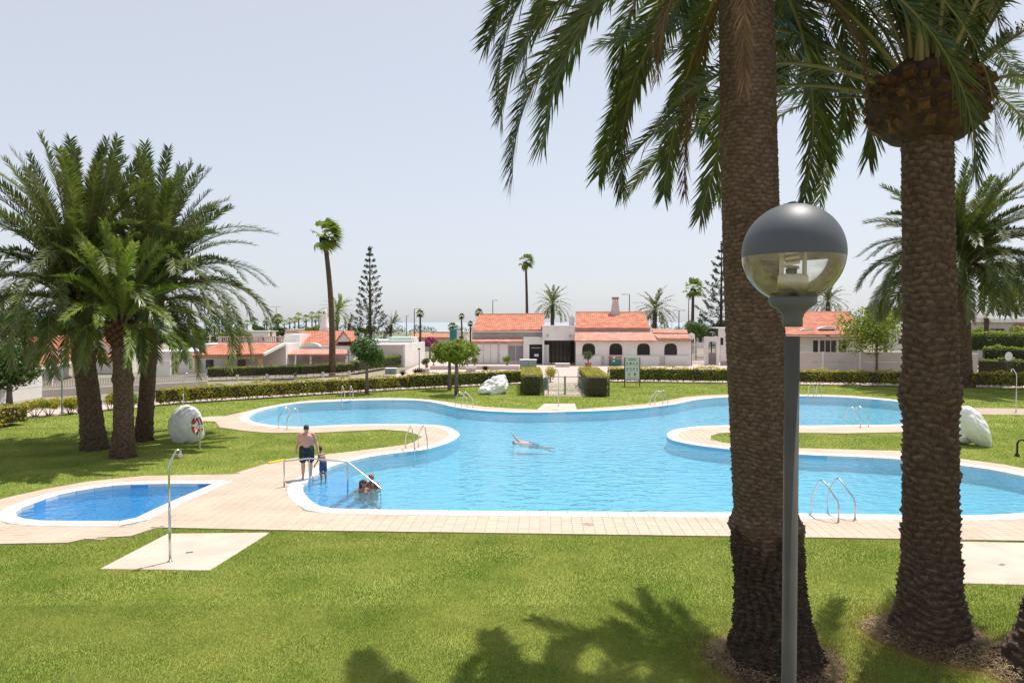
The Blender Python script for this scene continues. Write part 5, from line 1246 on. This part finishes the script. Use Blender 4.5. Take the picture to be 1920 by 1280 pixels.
# --- handrail at the steps
t = thing('handrail', 'stainless handrail running down into the pool over the steps', 'handrail', G(533, 914))
o = Vector(G(533, 914)); A1 = Vector(G(533,914)); B1 = Vector(G(580,919,-.2)); C1 = Vector(G(652,926,-.2)); hr = .80
top = [Vector((A1.x,A1.y,hr)), Vector((B1.x,B1.y,hr)), Vector((C1.x,C1.y,hr-.02)), Vector(W(714,914.5,C1.y)), Vector(W(705,921.5,C1.y-.35))]
MB().tube([p-o for p in top], .024, 10).build('rail', 'steel', t, True)
for p, z in ((A1,.02),(B1,-.23),(C1,-.30)): MB().tube([(p.x-o.x,p.y-o.y,z),(p.x-o.x,p.y-o.y,hr-.01)], .024, 10).build('post', 'steel', t, True)
e = top[3]; MB().tube([(e.x-o.x,e.y-o.y,-.53),(e.x-o.x,e.y-o.y,e.z)], .02, 8).build('post', 'steel', t, True)

# --- showers
def shower(label, px, py, h, rz, mat_='steel', r_=.022):
    t = thing('shower', label, 'shower', G(px, py), rz)
    MB().tube([(0,0,-.02),(0,0,h*.5)], r_*1.25, 10).build('lower_pipe', mat_, t, True); MB().tube([(0,0,h*.5),(0,0,h*.86),(.05,0,h*.92),(.16,0,h),(.20,0,h+.01),(.24,0,h-.03)], r_, 10).build('riser', mat_, t, True)
    MB().lathe([(.02,0),(.025,-.05),(.045,-.10),(.045,-.13)], 14, (.245,0,h-.02)).build('shower_head', 'steel' if mat_ == 'steel' else mat_, t, True)
    MB().tube([(0,0,h*.42),(0,-.07,h*.42)], .014, 8).build('tap', 'steel', t); MB().lathe([(.06,0),(.06,.028),(.03,.035)], 14).build('base_plate', 'steel', t)
shower('tall steel shower on the concrete pad in the left foreground', 319, 1054, 2.32, .9)
shower('slim shower on the concrete pad before the gate', 1047, 762, 2.25, 2.2)
shower('steel shower at the far right edge of the path', 1905, 773, 2.4, 2.6)
shower('thin shower pole rising behind the left white boulder', 344, 775, 2.2, .6)
t = thing('foot_tap', 'low black foot washing tap on the lawn at the right edge', 'tap', G(1907, 855))
MB().lathe([(.09,-.02),(.09,.04),(.06,.10),(.04,.12)], 14).build('base', 'black', t); MB().tube([(0,0,.1),(0,0,.48),(.05,0,.58),(.14,0,.62),(.24,0,.60),(.30,0,.53)], .035, 10).build('spout', 'black', t, True)

# --- white painted rocks
from mathutils import noise
def rock(label, px, py, sx, sy, sz, seed, rot=(0,0,0), amp=.22, freq=1.6, m='whitewash', sink=.08, sub=5):
    bm = bmesh.new(); bmesh.ops.create_icosphere(bm, subdivisions=sub, radius=1); g = G(px, py)
    rm = Matrix.Rotation(rot[2],3,'Z') @ Matrix.Rotation(rot[0],3,'X') @ Matrix.Rotation(rot[1],3,'Y'); zmin = 9
    for v in bm.verts:
        p = v.co.copy(); q = p*freq+Vector((seed*7.3, seed*3.1, 0))
        k = 1+amp*noise.noise(q)+amp*.35*noise.noise(q*3.1)+amp*.12*noise.noise(q*9)+amp*.35*(abs(noise.noise(q*1.9))-.25)
        v.co = rm @ Vector((p.x*sx*k, p.y*sy*k, p.z*sz*k))
    zmin = min(v.co.z for v in bm.verts); dz = -zmin-sink*sz
    for v in bm.verts: v.co.z = max(v.co.z+dz, -.04)
    me = bpy.data.meshes.new('rock'); bm.to_mesh(me); bm.free(); o = link('rock', me, m, None, sub > 4, (g.x, g.y+sy*.6, 0)); tag(o, label, 'rock'); return o
rock('large rounded white painted boulder on the left lawn', 342, 831, .70, .5, .86, 1, (0,0,0), .12, 1.1, sink=.18)
rock('small white stone at the right foot of the left boulder', 371, 826, .2, .25, .24, 2)
rock('jagged white rock pile peak on the far lawn left of the gate', 930, 739, .88, .6, .72, 13, (0,-.1,.3), .42, 1.1, sink=.3, sub=4)
rock('low white lump beside the jagged white rock', 908, 740, .42, .35, .28, 4, (0,0,0), .4, 1.5, sub=4)
rock('large tilted oval white boulder on the right lawn', 1836, 838, .44, .48, .92, 5, (0,-.58,0), .14, 1.3, sink=.12)
rock('low white stone leaning under the tilted boulder', 1806, 834, .46, .40, .30, 6, (0,.35,0), .25, 1.4)
rock('small beige white stone between the right boulders', 1808, 818, .22, .2, .26, 8, (0,.2,0), .25, 1.4)
# --- life ring on its post
t = thing('lifebuoy', 'faded red and white lifebuoy hung on a short post beside the left boulder', 'lifebuoy', G(371, 842), R(-38))
MB().tube([(0,.08,-.03),(0,.08,.80)], .03, 8).build('post', 'render_grey', t); MB().box(-.05,.05,.02,.1,.74,.80).build('hook', 'render_grey', t)
n = 32; zc = .93
def torus_arc(a0, a1, m): 
    pts = [(.29*math.cos(a), -.02, zc+.29*math.sin(a)) for a in np.linspace(a0, a1, m)]; return MB().tube(pts, .085, 10)
for k in range(4):
    torus_arc(k*math.pi/2+.22, (k+1)*math.pi/2-.22+.0, 9).build('ring_segment', 'ring_red', t, True); torus_arc(k*math.pi/2-.218, k*math.pi/2+.218, 5).build('white_band', 'white_paint', t, True)
rp = [(.40*math.cos(a)*(1+.05*math.sin(9*a)), -.1, zc+.40*math.sin(a)) for a in np.linspace(0, 2*math.pi, 40)]
MB().tube(rp, .016, 6).build('rope', 'white_paint', t, True)
MB().tube([(.3,-.12,zc-.2),(.36,-.16,zc-.42),(.2,-.14,zc-.5),(.38,-.12,zc-.3),(.45,-.1,zc-.1),(.42,-.12,zc-.46)], .018, 6).build('loose_rope', 'white_paint', t, True)

# --- pool rules board
d = G(1176, 725).y; x0, x1 = XA(1171.5,d), XA(1200,d); t = thing('signboard', 'pool rules signboard with rows of round pictograms on two legs', 'sign', ((x0+x1)/2, d, 0)); w = (x1-x0)/2; zb, zt = ZA(711.5,d), ZA(668,d)
for s in (-1, 1): MB().box(s*w-.035, s*w+.035, -.03, .03, -.04, zt-.08).build('leg', 'dark_wood', t)
MB().box(-w+.036, w-.036, -.02, .02, zb, zt-.1).build('panel', 'sign_white', t); MB().box(-w-.07, w+.07, -.06, .06, zt-.098, zt).build('top_rail', 'sign_white', t); MB().box(-w+.036, w-.036, -.028, .028, zb-.05, zb-.002).build('bottom_rail', 'dark_wood', t)
hh = zt-.1-zb
for z0, ln in ((.93,.30),(.885,.42)): MB().box(-w*ln*1.4, w*ln*1.4, -.024, -.0205, zb+hh*z0, zb+hh*(z0+.022)).build('heading', 'sign_ink', t)
MB().box(-w+.06, w-.06, -.024, -.0205, zb+hh*.842, zb+hh*.85).build('divider', 'sign_grey', t)
pos = [(-.66,.74,0),(-.22,.74,1),(.2,.74,0),(.62,.74,0),(-.66,.50,0),(-.22,.50,0),(.2,.50,0),(.62,.50,0),(-.42,.26,0),(.36,.26,1)]
for q, z, dk in pos:
    b = MB(); b.v = [(q*w+.085*math.cos(a), -.0215, zb+hh*z+.085*math.sin(a)) for a in np.linspace(0, 2*math.pi, 16, endpoint=False)]; b.f = [tuple(range(16))]; b.build('pictogram', 'sign_ink' if dk else 'sign_grey', t)
    MB().box(q*w-.09, q*w+.09, -.024, -.0205, zb+hh*(z-.105), zb+hh*(z-.075)).build('caption', 'sign_grey', t)
MB().box(-w*.7, w*.7, -.024, -.0205, zb+hh*.05, zb+hh*.075).build('footer', 'sign_grey', t)

# --- gate
dg = G(1060, 740).y; c = Bld('gate', 'low metal gate with wavy wires and grey green posts between boxy hedges', 'gate', (XA(1060,dg), dg, 0))
X = lambda px: XA(px, dg); zt = ZA(705.5, dg)
for px, w in ((1028,.06),(1059.5,.13),(1091.6,.06)): c.part('post', box(X(px)-w/2, X(px)+w/2, dg-.04, dg+.04, -.03, zt+.02), 'green_metal')
c.part('top_rail', box(X(1028), X(1092), dg-.02, dg+.02, zt-.05, zt), 'green_metal'); c.part('bottom_rail', box(X(1017), X(1102), dg-.021, dg+.021, .28, .32), 'green_metal')
for k in range(6):
    for a, e in ((1029,1058),(1061,1091)):
        pts = [(X(a)+(X(e)-X(a))*q, dg, .42+k*.135+.03*math.sin(q*14)) for q in np.linspace(0, 1, 15)]; c.part('wavy_wire', MB().tube(pts, .010, 5), 'green_metal')
for px in (1023, 1096): # round-topped side plates
    b = MB(); n = 12; P = [(X(px)-.14, .35), (X(px)+.14, .35)]+[(X(px)+.14*math.cos(a), 1.05+.2*math.sin(a)) for a in np.linspace(0, math.pi, n)]
    b.v = [(x, dg-.06, z) for x, z in P]+[(x, dg-.03, z) for x, z in P]; m = len(P); b.f = [tuple(range(m)), tuple(range(2*m-1, m-1, -1))]+[(k, m+k, m+(k+1)%m, (k+1)%m) for k in range(m)]; c.part('side_plate', b, 'green_metal')
    for zz in (.5, .75, 1.0): c.part('scroll', MB().tube([(X(px)+.16*math.cos(a), dg-.09, zz+.09*math.sin(a)) for a in np.linspace(0, 5.2, 12)], .012, 5), 'iron')
# --- bushes, pots and boxes on the plaza
def bush(label, px, py, wpx, hpx, m, n=900, leaf=.12, name='shrub'):
    g = G(px, py); s = g.y/F; t = thing(name, label, 'shrub', g); MB().tube([(0,0,-.03),(0,0,hpx*s*.5)], [.06,.04], 6).build('stems', 'twig', t)
    c, d = leaf_cloud(lobes((0,0,hpx*s*.52), 7, (wpx*s*.12,)*2+(hpx*s*.10,)), min(wpx,hpx)*s*.40, n, .5); c[:,2] = np.maximum(c[:,2], .04); link('foliage', leafmesh('foliage', c, leaf, d), m, t)
bush('round yellow green bush behind the left boxy hedge', 1032, 716, 24, 34, 'leaf_yellow', 1100)
bush('round dark green bush behind the right boxy hedge', 1103, 716, 26, 36, 'leaf_bright', 1200)
def pot(label, px, py, wpx, top, potpx, m, n=700, leaf=.14, stem=True):
    g = G(px, py); s = g.y/F; t = thing('potted_plant', label, 'potted plant', g); ph = potpx*s; r_ = ph*.55
    MB().lathe([(r_*.65,0),(r_*.95,ph*.85),(r_*1.08,ph*.86),(r_*1.08,ph),(r_*.9,ph),(r_*.85,ph*.9)], 16).build('pot', 'terracotta', t)
    h = (py-top)*s; ch = wpx*s*.8; MB().tube([(0,0,ph*.8),(0,0,h-ch*.5)], [.05,.035], 6).build('stem', 'twig', t)
    c, d = leaf_cloud(lobes((0,0,h-ch*.5), 6, (wpx*s*.14,)*2+(ch*.12,)), min(wpx*s,ch)*.38, n, .45); c[:,2] = np.maximum(c[:,2], ph*.9); link('foliage', leafmesh('foliage', c, leaf, d), m, t)
pot('potted leafy plant in a terracotta pot before the first arched window', 1103, 692, 28, 655, 12, 'leaf')
pot('bright round plant in a red pot at the right end of the clubhouse', 1288, 684, 20, 658, 7, 'leaf_bright')
pot('small round potted tree in front of the louvred doors', 951, 690, 20, 665, 6, 'leaf_bright')
pot('round clipped plant in a terracotta pot by the white terrace wall', 800, 690, 20, 668, 6, 'leaf')
pot('loose green potted plant half hidden by the left clipped tree', 813, 688, 15, 668, 5, 'leaf_bright')
pot('round potted shrub right of the twin clipped trees', 890, 689, 18, 669, 5, 'leaf_bright')
bush('yellow green plant sticking up behind the signboard', 1183, 690, 17, 28, 'leaf_yellow', 500)
for k, (px, py) in enumerate(((780,700),(787,699),(910,694),(755,703))):
    g = G(px, py); t = thing('agave', ('small spiky agave by the lantern post','second spiky agave right of the lantern post','spiky plant beside the potted shrub','low spiky plant left of the planters')[k], 'plant', g); b = MB()
    for j in range(16): a = j*2.4; e = R(75-55*j/16); p = Vector((math.cos(a)*math.cos(e), math.sin(a)*math.cos(e), math.sin(e))); b.tube([(0,0,0), p*.35, p*.6], [.03,.035,.004], 4)
    b.build('leaves', 'leaf_bright', t)
def crate(name, label, px0, px1, top, base, dep, m, cat, lid='stucco'):
    g = G((px0+px1)/2, base); d = g.y; t = thing(name, label, cat, (g.x, d, 0)); w = (px1-px0)*d/F/2; h = ZA(top, d)
    MB().box(-w, w, 0, dep, 0, h-.06).build('body', m, t); MB().box(-w-.04, w+.04, -.04, dep+.04, h-.058, h).build('lid', lid, t); MB().box(-.02, .02, -.012, -.001, .08, h-.12).build('door_joint', 'pole_grey', t)
crate('utility_box', 'large grey green utility box left of the gate path', 975, 1006, 674, 691, 1.0, 'green_metal', 'utility box')
crate('utility_box', 'small pale utility box behind the yellow hedge by the terraces', 722, 742, 690, 701, .8, 'green_metal', 'utility box', 'white_paint')
crate('planter', 'grey block planter under the round terracotta pot', 788, 804, 691, 699, .7, 'render_grey', 'planter', 'render_grey')
crate('planter', 'grey block planter under the potted shrub right of the twin trees', 874, 892, 689, 697, .7, 'render_grey', 'planter', 'render_grey')
crate('bench', 'pale stone bench block at the top of the gate path', 1042, 1068, 681, 688, .8, 'stucco_pink', 'bench')
c = Bld('planter_wall', 'long low pale step edging the terrace before the left wing', 'wall', (XA(900,76), 76, 0))
c.part('wall', box(XA(806,76), XA(974,76), 76, 76.25, 0, .36), 'stucco_pink'); c.part('coping', box(XA(805,76), XA(975,76), 75.95, 76.3, .362, .42), 'stucco')
# ice cart
g = G(1153, 686); d = g.y; t = thing('drinks_cart', 'dark drinks cart with red and white striped canopy edge at the clubhouse wall', 'cart', (g.x, 82.3, 0)); s = 82.3/F
MB().box(-9*s, 9*s, 0, .55, .12, .72).build('cabinet', 'teal', t); MB().box(-10*s, 10*s, -.05, .6, .1, .14).build('base', 'black', t)
for sx in (-9.2, 9.2): MB().box(sx*s-.02, sx*s+.02, -.02, .02, .141, 1.0).build('post', 'iron', t)
for k in range(6): MB().box((-11.5+k*23/6)*s, (-11.5+(k+1)*23/6)*s-.004, -.25, .55, .92, 1.06).build('canopy_panel', 'white_paint' if k in (2,) else 'red_paint', t)
MB().box(-4*s, 0, -.02, .0-.002, .5, .68).build('label_plate', 'white_paint', t)
# yellow strip on the deck edge
b = MB(); p, q = G(503, 868), G(532, 862); b.bar((0,0,.05), (q.x-p.x,q.y-p.y,.05), .14, .05); tag(b.build('kerb_block', 'yellow_paint', None, False, (p.x+.1,p.y-.25,0)), 'flat yellow painted block at the lawn edge left of the man', 'kerb')

# ================================================================ people
def capsules(segs):
    b = MB()
    for p0, r0, p1, r1 in segs:
        p0, p1 = Vector(p0), Vector(p1); d = p1-p0; L = d.length
        dn = d.normalized() if L > 1e-6 else Vector((0,0,1)); pts = []; rad = []
        for k in range(5): a = math.pi/2*k/4; pts.append(p0-dn*r0*math.cos(a)); rad.append(max(r0*math.sin(a), 1e-3))
        for k in range(5): a = math.pi/2*k/4; pts.append(p1+dn*r1*math.sin(a)+dn*1e-5); rad.append(max(r1*math.cos(a), 1e-3))
        b.tube(pts, rad, 14)
    return b
def melt(name, segs, m, parent, voxel=.012, smooth=6):
    o = capsules(segs).build(name, m, parent); r_ = o.modifiers.new('r', 'REMESH'); r_.mode = 'VOXEL'; r_.voxel_size = voxel
    s_ = o.modifiers.new('s', 'SMOOTH'); s_.iterations = smooth; s_.factor = .5
    bpy.context.view_layer.update(); dg_ = bpy.context.evaluated_depsgraph_get(); me = bpy.data.meshes.new_from_object(o.evaluated_get(dg_)); o.modifiers.clear()
    old = o.data; o.data = me; bpy.data.meshes.remove(old); me.name = name; me.polygons.foreach_set('use_smooth', [True]*len(me.polygons))
    if not me.materials: me.materials.append(M[m])
    return o
def hand(w, d, side, k=1.0, thumb=(0,-1,0)):
    """palm and five bent fingers from wrist w along d"""
    w, d = Vector(w), Vector(d).normalized(); th = Vector(thumb); th = (th-d*th.dot(d)).normalized(); S = [(w, .026*k, w+d*.05*k, .03*k), (w+d*.02*k+th*.02*k, .02*k, w+d*.075*k+th*.022*k, .016*k), (w+d*.03*k-th*.015*k, .02*k, w+d*.075*k-th*.022*k, .016*k)]
    cu = d.cross(th)*side
    for j, ln in enumerate((.075, .085, .08, .062)):
        b0 = w+d*.08*k+th*(.030-.02*j)*k; b1 = b0+(d*.55+cu*.12)*ln*k; b2 = b1+(d*.40+cu*.30)*ln*k; S += [(b0,.0095*k,b1,.009*k),(b1,.009*k,b2,.0075*k)]
    t0 = w+d*.02*k+th*.03*k; t1 = t0+(d*.5+th*.75)*.04*k; S += [(t0,.013*k,t1,.011*k),(t1,.011*k,t1+(d*.9+th*.25)*.032*k,.009*k)]
    return S
def head(c, fwd, up_, k=1.0):
    c, f, u = Vector(c), Vector(fwd).normalized(), Vector(up_).normalized(); s = f.cross(u).normalized(); u = s.cross(f)
    P = lambda a, b_, e: c+s*a*k+f*b_*k+u*e*k
    S = [(P(0,-.02,.045),.088*k,P(0,.005,.02),.085*k),(P(0,.02,-.03),.07*k,P(0,.045,-.085),.042*k),(P(0,.085,.0),.012*k,P(0,.107,-.03),.016*k),
         (P(-.035,.075,.022),.014*k,P(.035,.075,.022),.014*k),(P(-.02,.083,-.062),.010*k,P(.02,.083,-.062),.010*k),
         (P(-.083,-.012,.01),.014*k,P(-.086,-.012,-.028),.010*k),(P(.083,-.012,.01),.014*k,P(.086,-.012,-.028),.010*k)]
    eyes = [P(-.031,.082,.002), P(.031,.082,.002)]
    cap = [(P(0,-.03,.06),.084*k,P(0,.0,.055),.084*k),(P(0,-.045,.01),.076*k,P(0,-.035,.05),.082*k)]
    return S, eyes, cap
def eyes_part(E, parent, k=1.0):
    b = MB()
    for e in E: b.ball(e, .010*k, 8, 6)
    b.build('eyes', 'hair_black', parent, True)
# standing man, head bowed
t = thing('person', 'bare chested man in dark patterned swim shorts standing on the pool rim, head bowed', 'person', G(575.5, 899), R(12)); t.location.z = .036
hd, ey, cap = head((0,-.10,1.585), (0,-.88,-.45), (0,-.4,.9))
body = [((-.085,0,.96),.125,(-.105,0,1.27),.125),((.085,0,.96),.125,(.105,0,1.27),.125),((0,-.06,1.02),.135,(0,-.045,1.18),.135),((-.08,-.05,1.33),.105,(.08,-.05,1.33),.105),((0,-.04,1.16),.13,(0,-.045,1.34),.11),
        ((-.17,0,1.41),.078,(.17,0,1.41),.078),((0,-.01,1.43),.07,(0,-.05,1.53),.06)]+hd
for s in (-1, 1):
    el = (s*.285,.03,1.14); wr = (s*(.325 if s < 0 else .36),-.05,.90)
    body += [((s*.20,0,1.40),.064,(s*.25,.01,1.27),.056),((s*.25,.01,1.27),.054,el,.044),(el,.045,((el[0]+wr[0])/2,-.0,1.03),.042),(((el[0]+wr[0])/2,-.0,1.03),.04,wr,.027)]+hand(wr, (s*.08,-.12,-1), s)
    body += [((s*.095,0,.93),.118,(s*.11,-.015,.70),.088),((s*.11,-.015,.70),.088,(s*.115,-.015,.50),.062),((s*.115,-.015,.50),.062,(s*.115,.03,.36),.066),((s*.115,.03,.36),.064,(s*.115,.02,.09),.038),((s*.115,.045,.04),.036,(s*.125,-.06,.045),.038),((s*.125,-.06,.04),.036,(s*.135,-.15,.025),.026)]
bd = melt('body', body, 'skin_light', t, .010)
melt('swim_shorts', [((-.08,-.02,.97),.155,(.08,-.02,.97),.155),((-.05,-.075,.95),.135,(.05,-.075,.95),.135)]+[((s*.095,-.01,.92),.145,(s*.118,-.02,.62),.120) for s in (-1,1)], 'trunks', t, .012)
melt('hair', cap, 'hair_black', t, .010); eyes_part(ey, t)
# boy leaning forward in the shallow water
gb = G(606, 906, -.22); t = thing('person', 'small boy in navy swim shorts wading at the steps, leaning toward the man', 'person', (gb.x, gb.y, -.218), R(-118)); k = .70
sc = lambda S: [(tuple(Vector(a)*k), r0*k, tuple(Vector(b_)*k), r1*k) for a, r0, b_, r1 in S]
hd, ey, cap = head((0,-.20,1.56), (0,-1,-.3), (0,-.3,1), 1.22)
body = [((-.07,0,.95),.10,(-.085,-.07,1.22),.095),((.07,0,.95),.10,(.085,-.07,1.22),.095),((-.135,-.10,1.34),.062,(.135,-.10,1.34),.062),((0,-.07,1.20),.11,(0,-.10,1.32),.085),((0,-.11,1.37),.055,(0,-.16,1.47),.05)]+hd
for s in (-1, 1):
    el = (s*.21,-.12,1.07); wr = (s*.22,-.30,.86) if s > 0 else (s*.24,-.14,.84)
    body += [((s*.155,-.10,1.33),.052,el,.036),(el,.037,wr,.024)]+hand(wr, (0,-.25,-1), s, .95)
    y2 = -.06 if s > 0 else .05
    body += [((s*.08,0,.92),.095,(s*.085,y2-.02,.52),.055),((s*.085,y2-.02,.52),.056,(s*.085,y2+.03,.34),.055),((s*.085,y2+.03,.34),.054,(s*.085,y2+.03,.09),.034),((s*.085,y2+.05,.035),.032,(s*.095,y2-.12,.028),.028)]
melt('body', sc(body), 'skin_tan', t, .008)
melt('swim_shorts', sc([((-.07,0,.98),.118,(.07,0,.98),.118)]+[((s*.08,0,.92),.118,(s*.088,(-.06 if s > 0 else .05)*.6,.64),.098) for s in (-1,1)]), 'swim_blue', t, .010)
melt('hair', sc(cap), 'hair_brown', t, .008); eyes_part([e*k for e in ey], t, .8)
# diving mask in his hand
hm = t.matrix_basis @ (Vector((-.24,-.17,.74))*k); m_ = thing('diving_mask', 'black diving mask hanging from the small boy\'s hand', 'diving mask', (hm.x, hm.y-.03, hm.z-.13), R(20))
MB().tube([(.085*math.cos(a), 0, .02+.11*math.sin(a)) for a in np.linspace(0, 2*math.pi, 25)], .026, 8).build('frame', 'black', m_, True)
MB().tube([(.05*math.cos(a), .03, .16+.05*math.sin(a)) for a in np.linspace(0, 2*math.pi, 17)], .012, 6).build('strap', 'black', m_, True)
# two bathers by the steps
def bather(label, px, py, rz, skin, hair, long_hair, suit, k=1.0, lift=0.0, arms=None, name='person'):
    g = G(px, py, WATER_Z); t = thing(name, label, 'person', (g.x, g.y, -FLOOR+.005), rz); z = lambda v: v+FLOOR-.005
    hd, ey, cap = head((0,-.05,z(.17+lift)), (0,-1,-.25), (0,-.2,1)); A = arms or {-1: ((-.30,-.10,z(-.22+lift)), (-.16,-.36,z(-.10))), 1: ((.30,-.10,z(-.22+lift)), (.18,-.36,z(-.10)))}
    S = [((-.085,.0,z(-.40)),.115,(-.10,-.0,z(-.20+lift)),.115),((.085,0,z(-.40)),.115,(.10,0,z(-.20+lift)),.115),((-.15,0,z(-.02+lift)),.068,(.15,0,z(-.02+lift)),.068),((0,-.02,z(-.1+lift)),.115,(0,-.02,z(-.28)),.13),((0,0,z(.0+lift)),.056,(0,-.03,z(.10+lift)),.052)]+hd
    for s in (-1, 1):
        el, wr = A[s]; S += [((s*.18,0,z(-.03+lift)),.054,el,.04),(el,.04,wr,.026)]+hand(wr, Vector(wr)-Vector(el), s, 1, (0,0,1))
        S += [((s*.095,0,z(-.42)),.105,(s*.15,-.40,z(-.34)),.066),((s*.15,-.40,z(-.34)),.062,(s*.13,-.76,.05),.038),((s*.13,-.77,.04),.034,(s*.14,-.82,.14),.026)]
    melt('body', S, skin, t, .011)
    if suit == 'trunks': melt('swim_shorts', [((-.08,0,z(-.40)),.135,(.08,0,z(-.40)),.135)]+[((s*.095,-.02,z(-.41)),.122,(s*.13,-.24,z(-.37)),.10) for s in (-1,1)], suit, t, .014)
    else: melt('swimsuit', [((-.08,-.005,z(-.40)),.126,(-.085,-.005,z(-.22+lift)),.125),((.08,-.005,z(-.40)),.126,(.085,-.005,z(-.22+lift)),.125),((-.06,-.06,z(-.15+lift)),.075,(.06,-.06,z(-.15+lift)),.075)], suit, t, .012)
    if long_hair: melt('hair', cap+[((-.04,.05,z(.20+lift)),.07,(-.05,.085,z(-.10+lift)),.05),((.04,.05,z(.20+lift)),.07,(.05,.085,z(-.10+lift)),.05),((-.08,.0,z(.2+lift)),.035,(-.085,.03,z(.0+lift)),.03),((.08,.0,z(.2+lift)),.035,(.085,.03,z(.0+lift)),.03)], hair, t, .010)
    elif hair: melt('hair', [(a, r0*.985, b_, r1*.985) for a, r0, b_, r1 in cap[1:]], hair, t, .010)
    eyes_part(ey, t); return t
bather('bald man sitting shoulder deep in the pool at the end of the handrail', 697, 914, R(-8), 'skin_dark', None, False, 'trunks', lift=.07)
bather('woman with long dark hair in the pool beside the bald man, in front of him', 681, 920, R(38), 'skin_tan', 'hair_brown', True, 'swim_pink', lift=-.02)
# swimmer in mid pool
g = G(985, 829, WATER_Z); t = thing('person', 'lone swimmer in the middle of the main pool with one arm raised', 'person', (g.x, g.y, WATER_Z-.055), R(-6))
hd, ey, cap = head((-.42,-.06,.02), (-.25,-.75,.5), (-1,.2,.25))
S = [((-.15,-.10,-.02),.115,(.25,-.10,-.04),.105),((-.15,.10,-.02),.115,(.25,.10,-.04),.105),((-.2,-.15,-.01),.065,(-.2,.15,-.01),.065),((-.2,0,.0),.06,(-.33,-.02,.01),.055)]+hd
S += [((-.2,.17,0),.054,(-.40,.26,.14),.042),((-.40,.26,.14),.04,(-.56,.26,.33),.026)]+hand((-.56,.26,.33), (-.6,0,.8), 1)
S += [((-.2,-.17,-.02),.054,(.06,-.30,-.04),.04),((.06,-.30,-.04),.04,(.30,-.28,-.02),.026)]+hand((.30,-.28,-.02), (1,.1,-.1), -1)
for s in (-1, 1): S += [((.28,s*.09,-.06),.10,(.68,s*.11,-.14-.04*s),.064),((.68,s*.11,-.14-.04*s),.06,(1.08,s*.10,-.22+.05*s),.04),((1.08,s*.10,-.22+.05*s),.034,(1.25,s*.11,-.26+.05*s),.026)]
melt('body', S, 'skin_light', t, .012)
melt('swim_shorts', [((.20,-.08,-.045),.125,(.20,.08,-.045),.125)]+[((.24,s*.09,-.06),.122,(.52,s*.105,-.11-.03*s),.10) for s in (-1,1)], 'swim_blue', t, .014); melt('hair', cap, 'hair_brown', t, .010); eyes_part(ey, t)

# drains in the shower pads
for px, py, lab in ((355,1037,'small dark drain slot in the left shower pad'),(1878,1060,'small dark drain slot in the right concrete pad')):
    g = G(px, py); t = thing('drain', lab, 'drain', (g.x, g.y, .022), .5)
    MB().box(-.09, .09, -.06, .06, -.01, .003).build('frame', 'render_grey', t)
    for k in range(4): MB().box(-.075, .075, -.045+k*.024, -.033+k*.024, .0031, .005).build('slot', 'black', t)
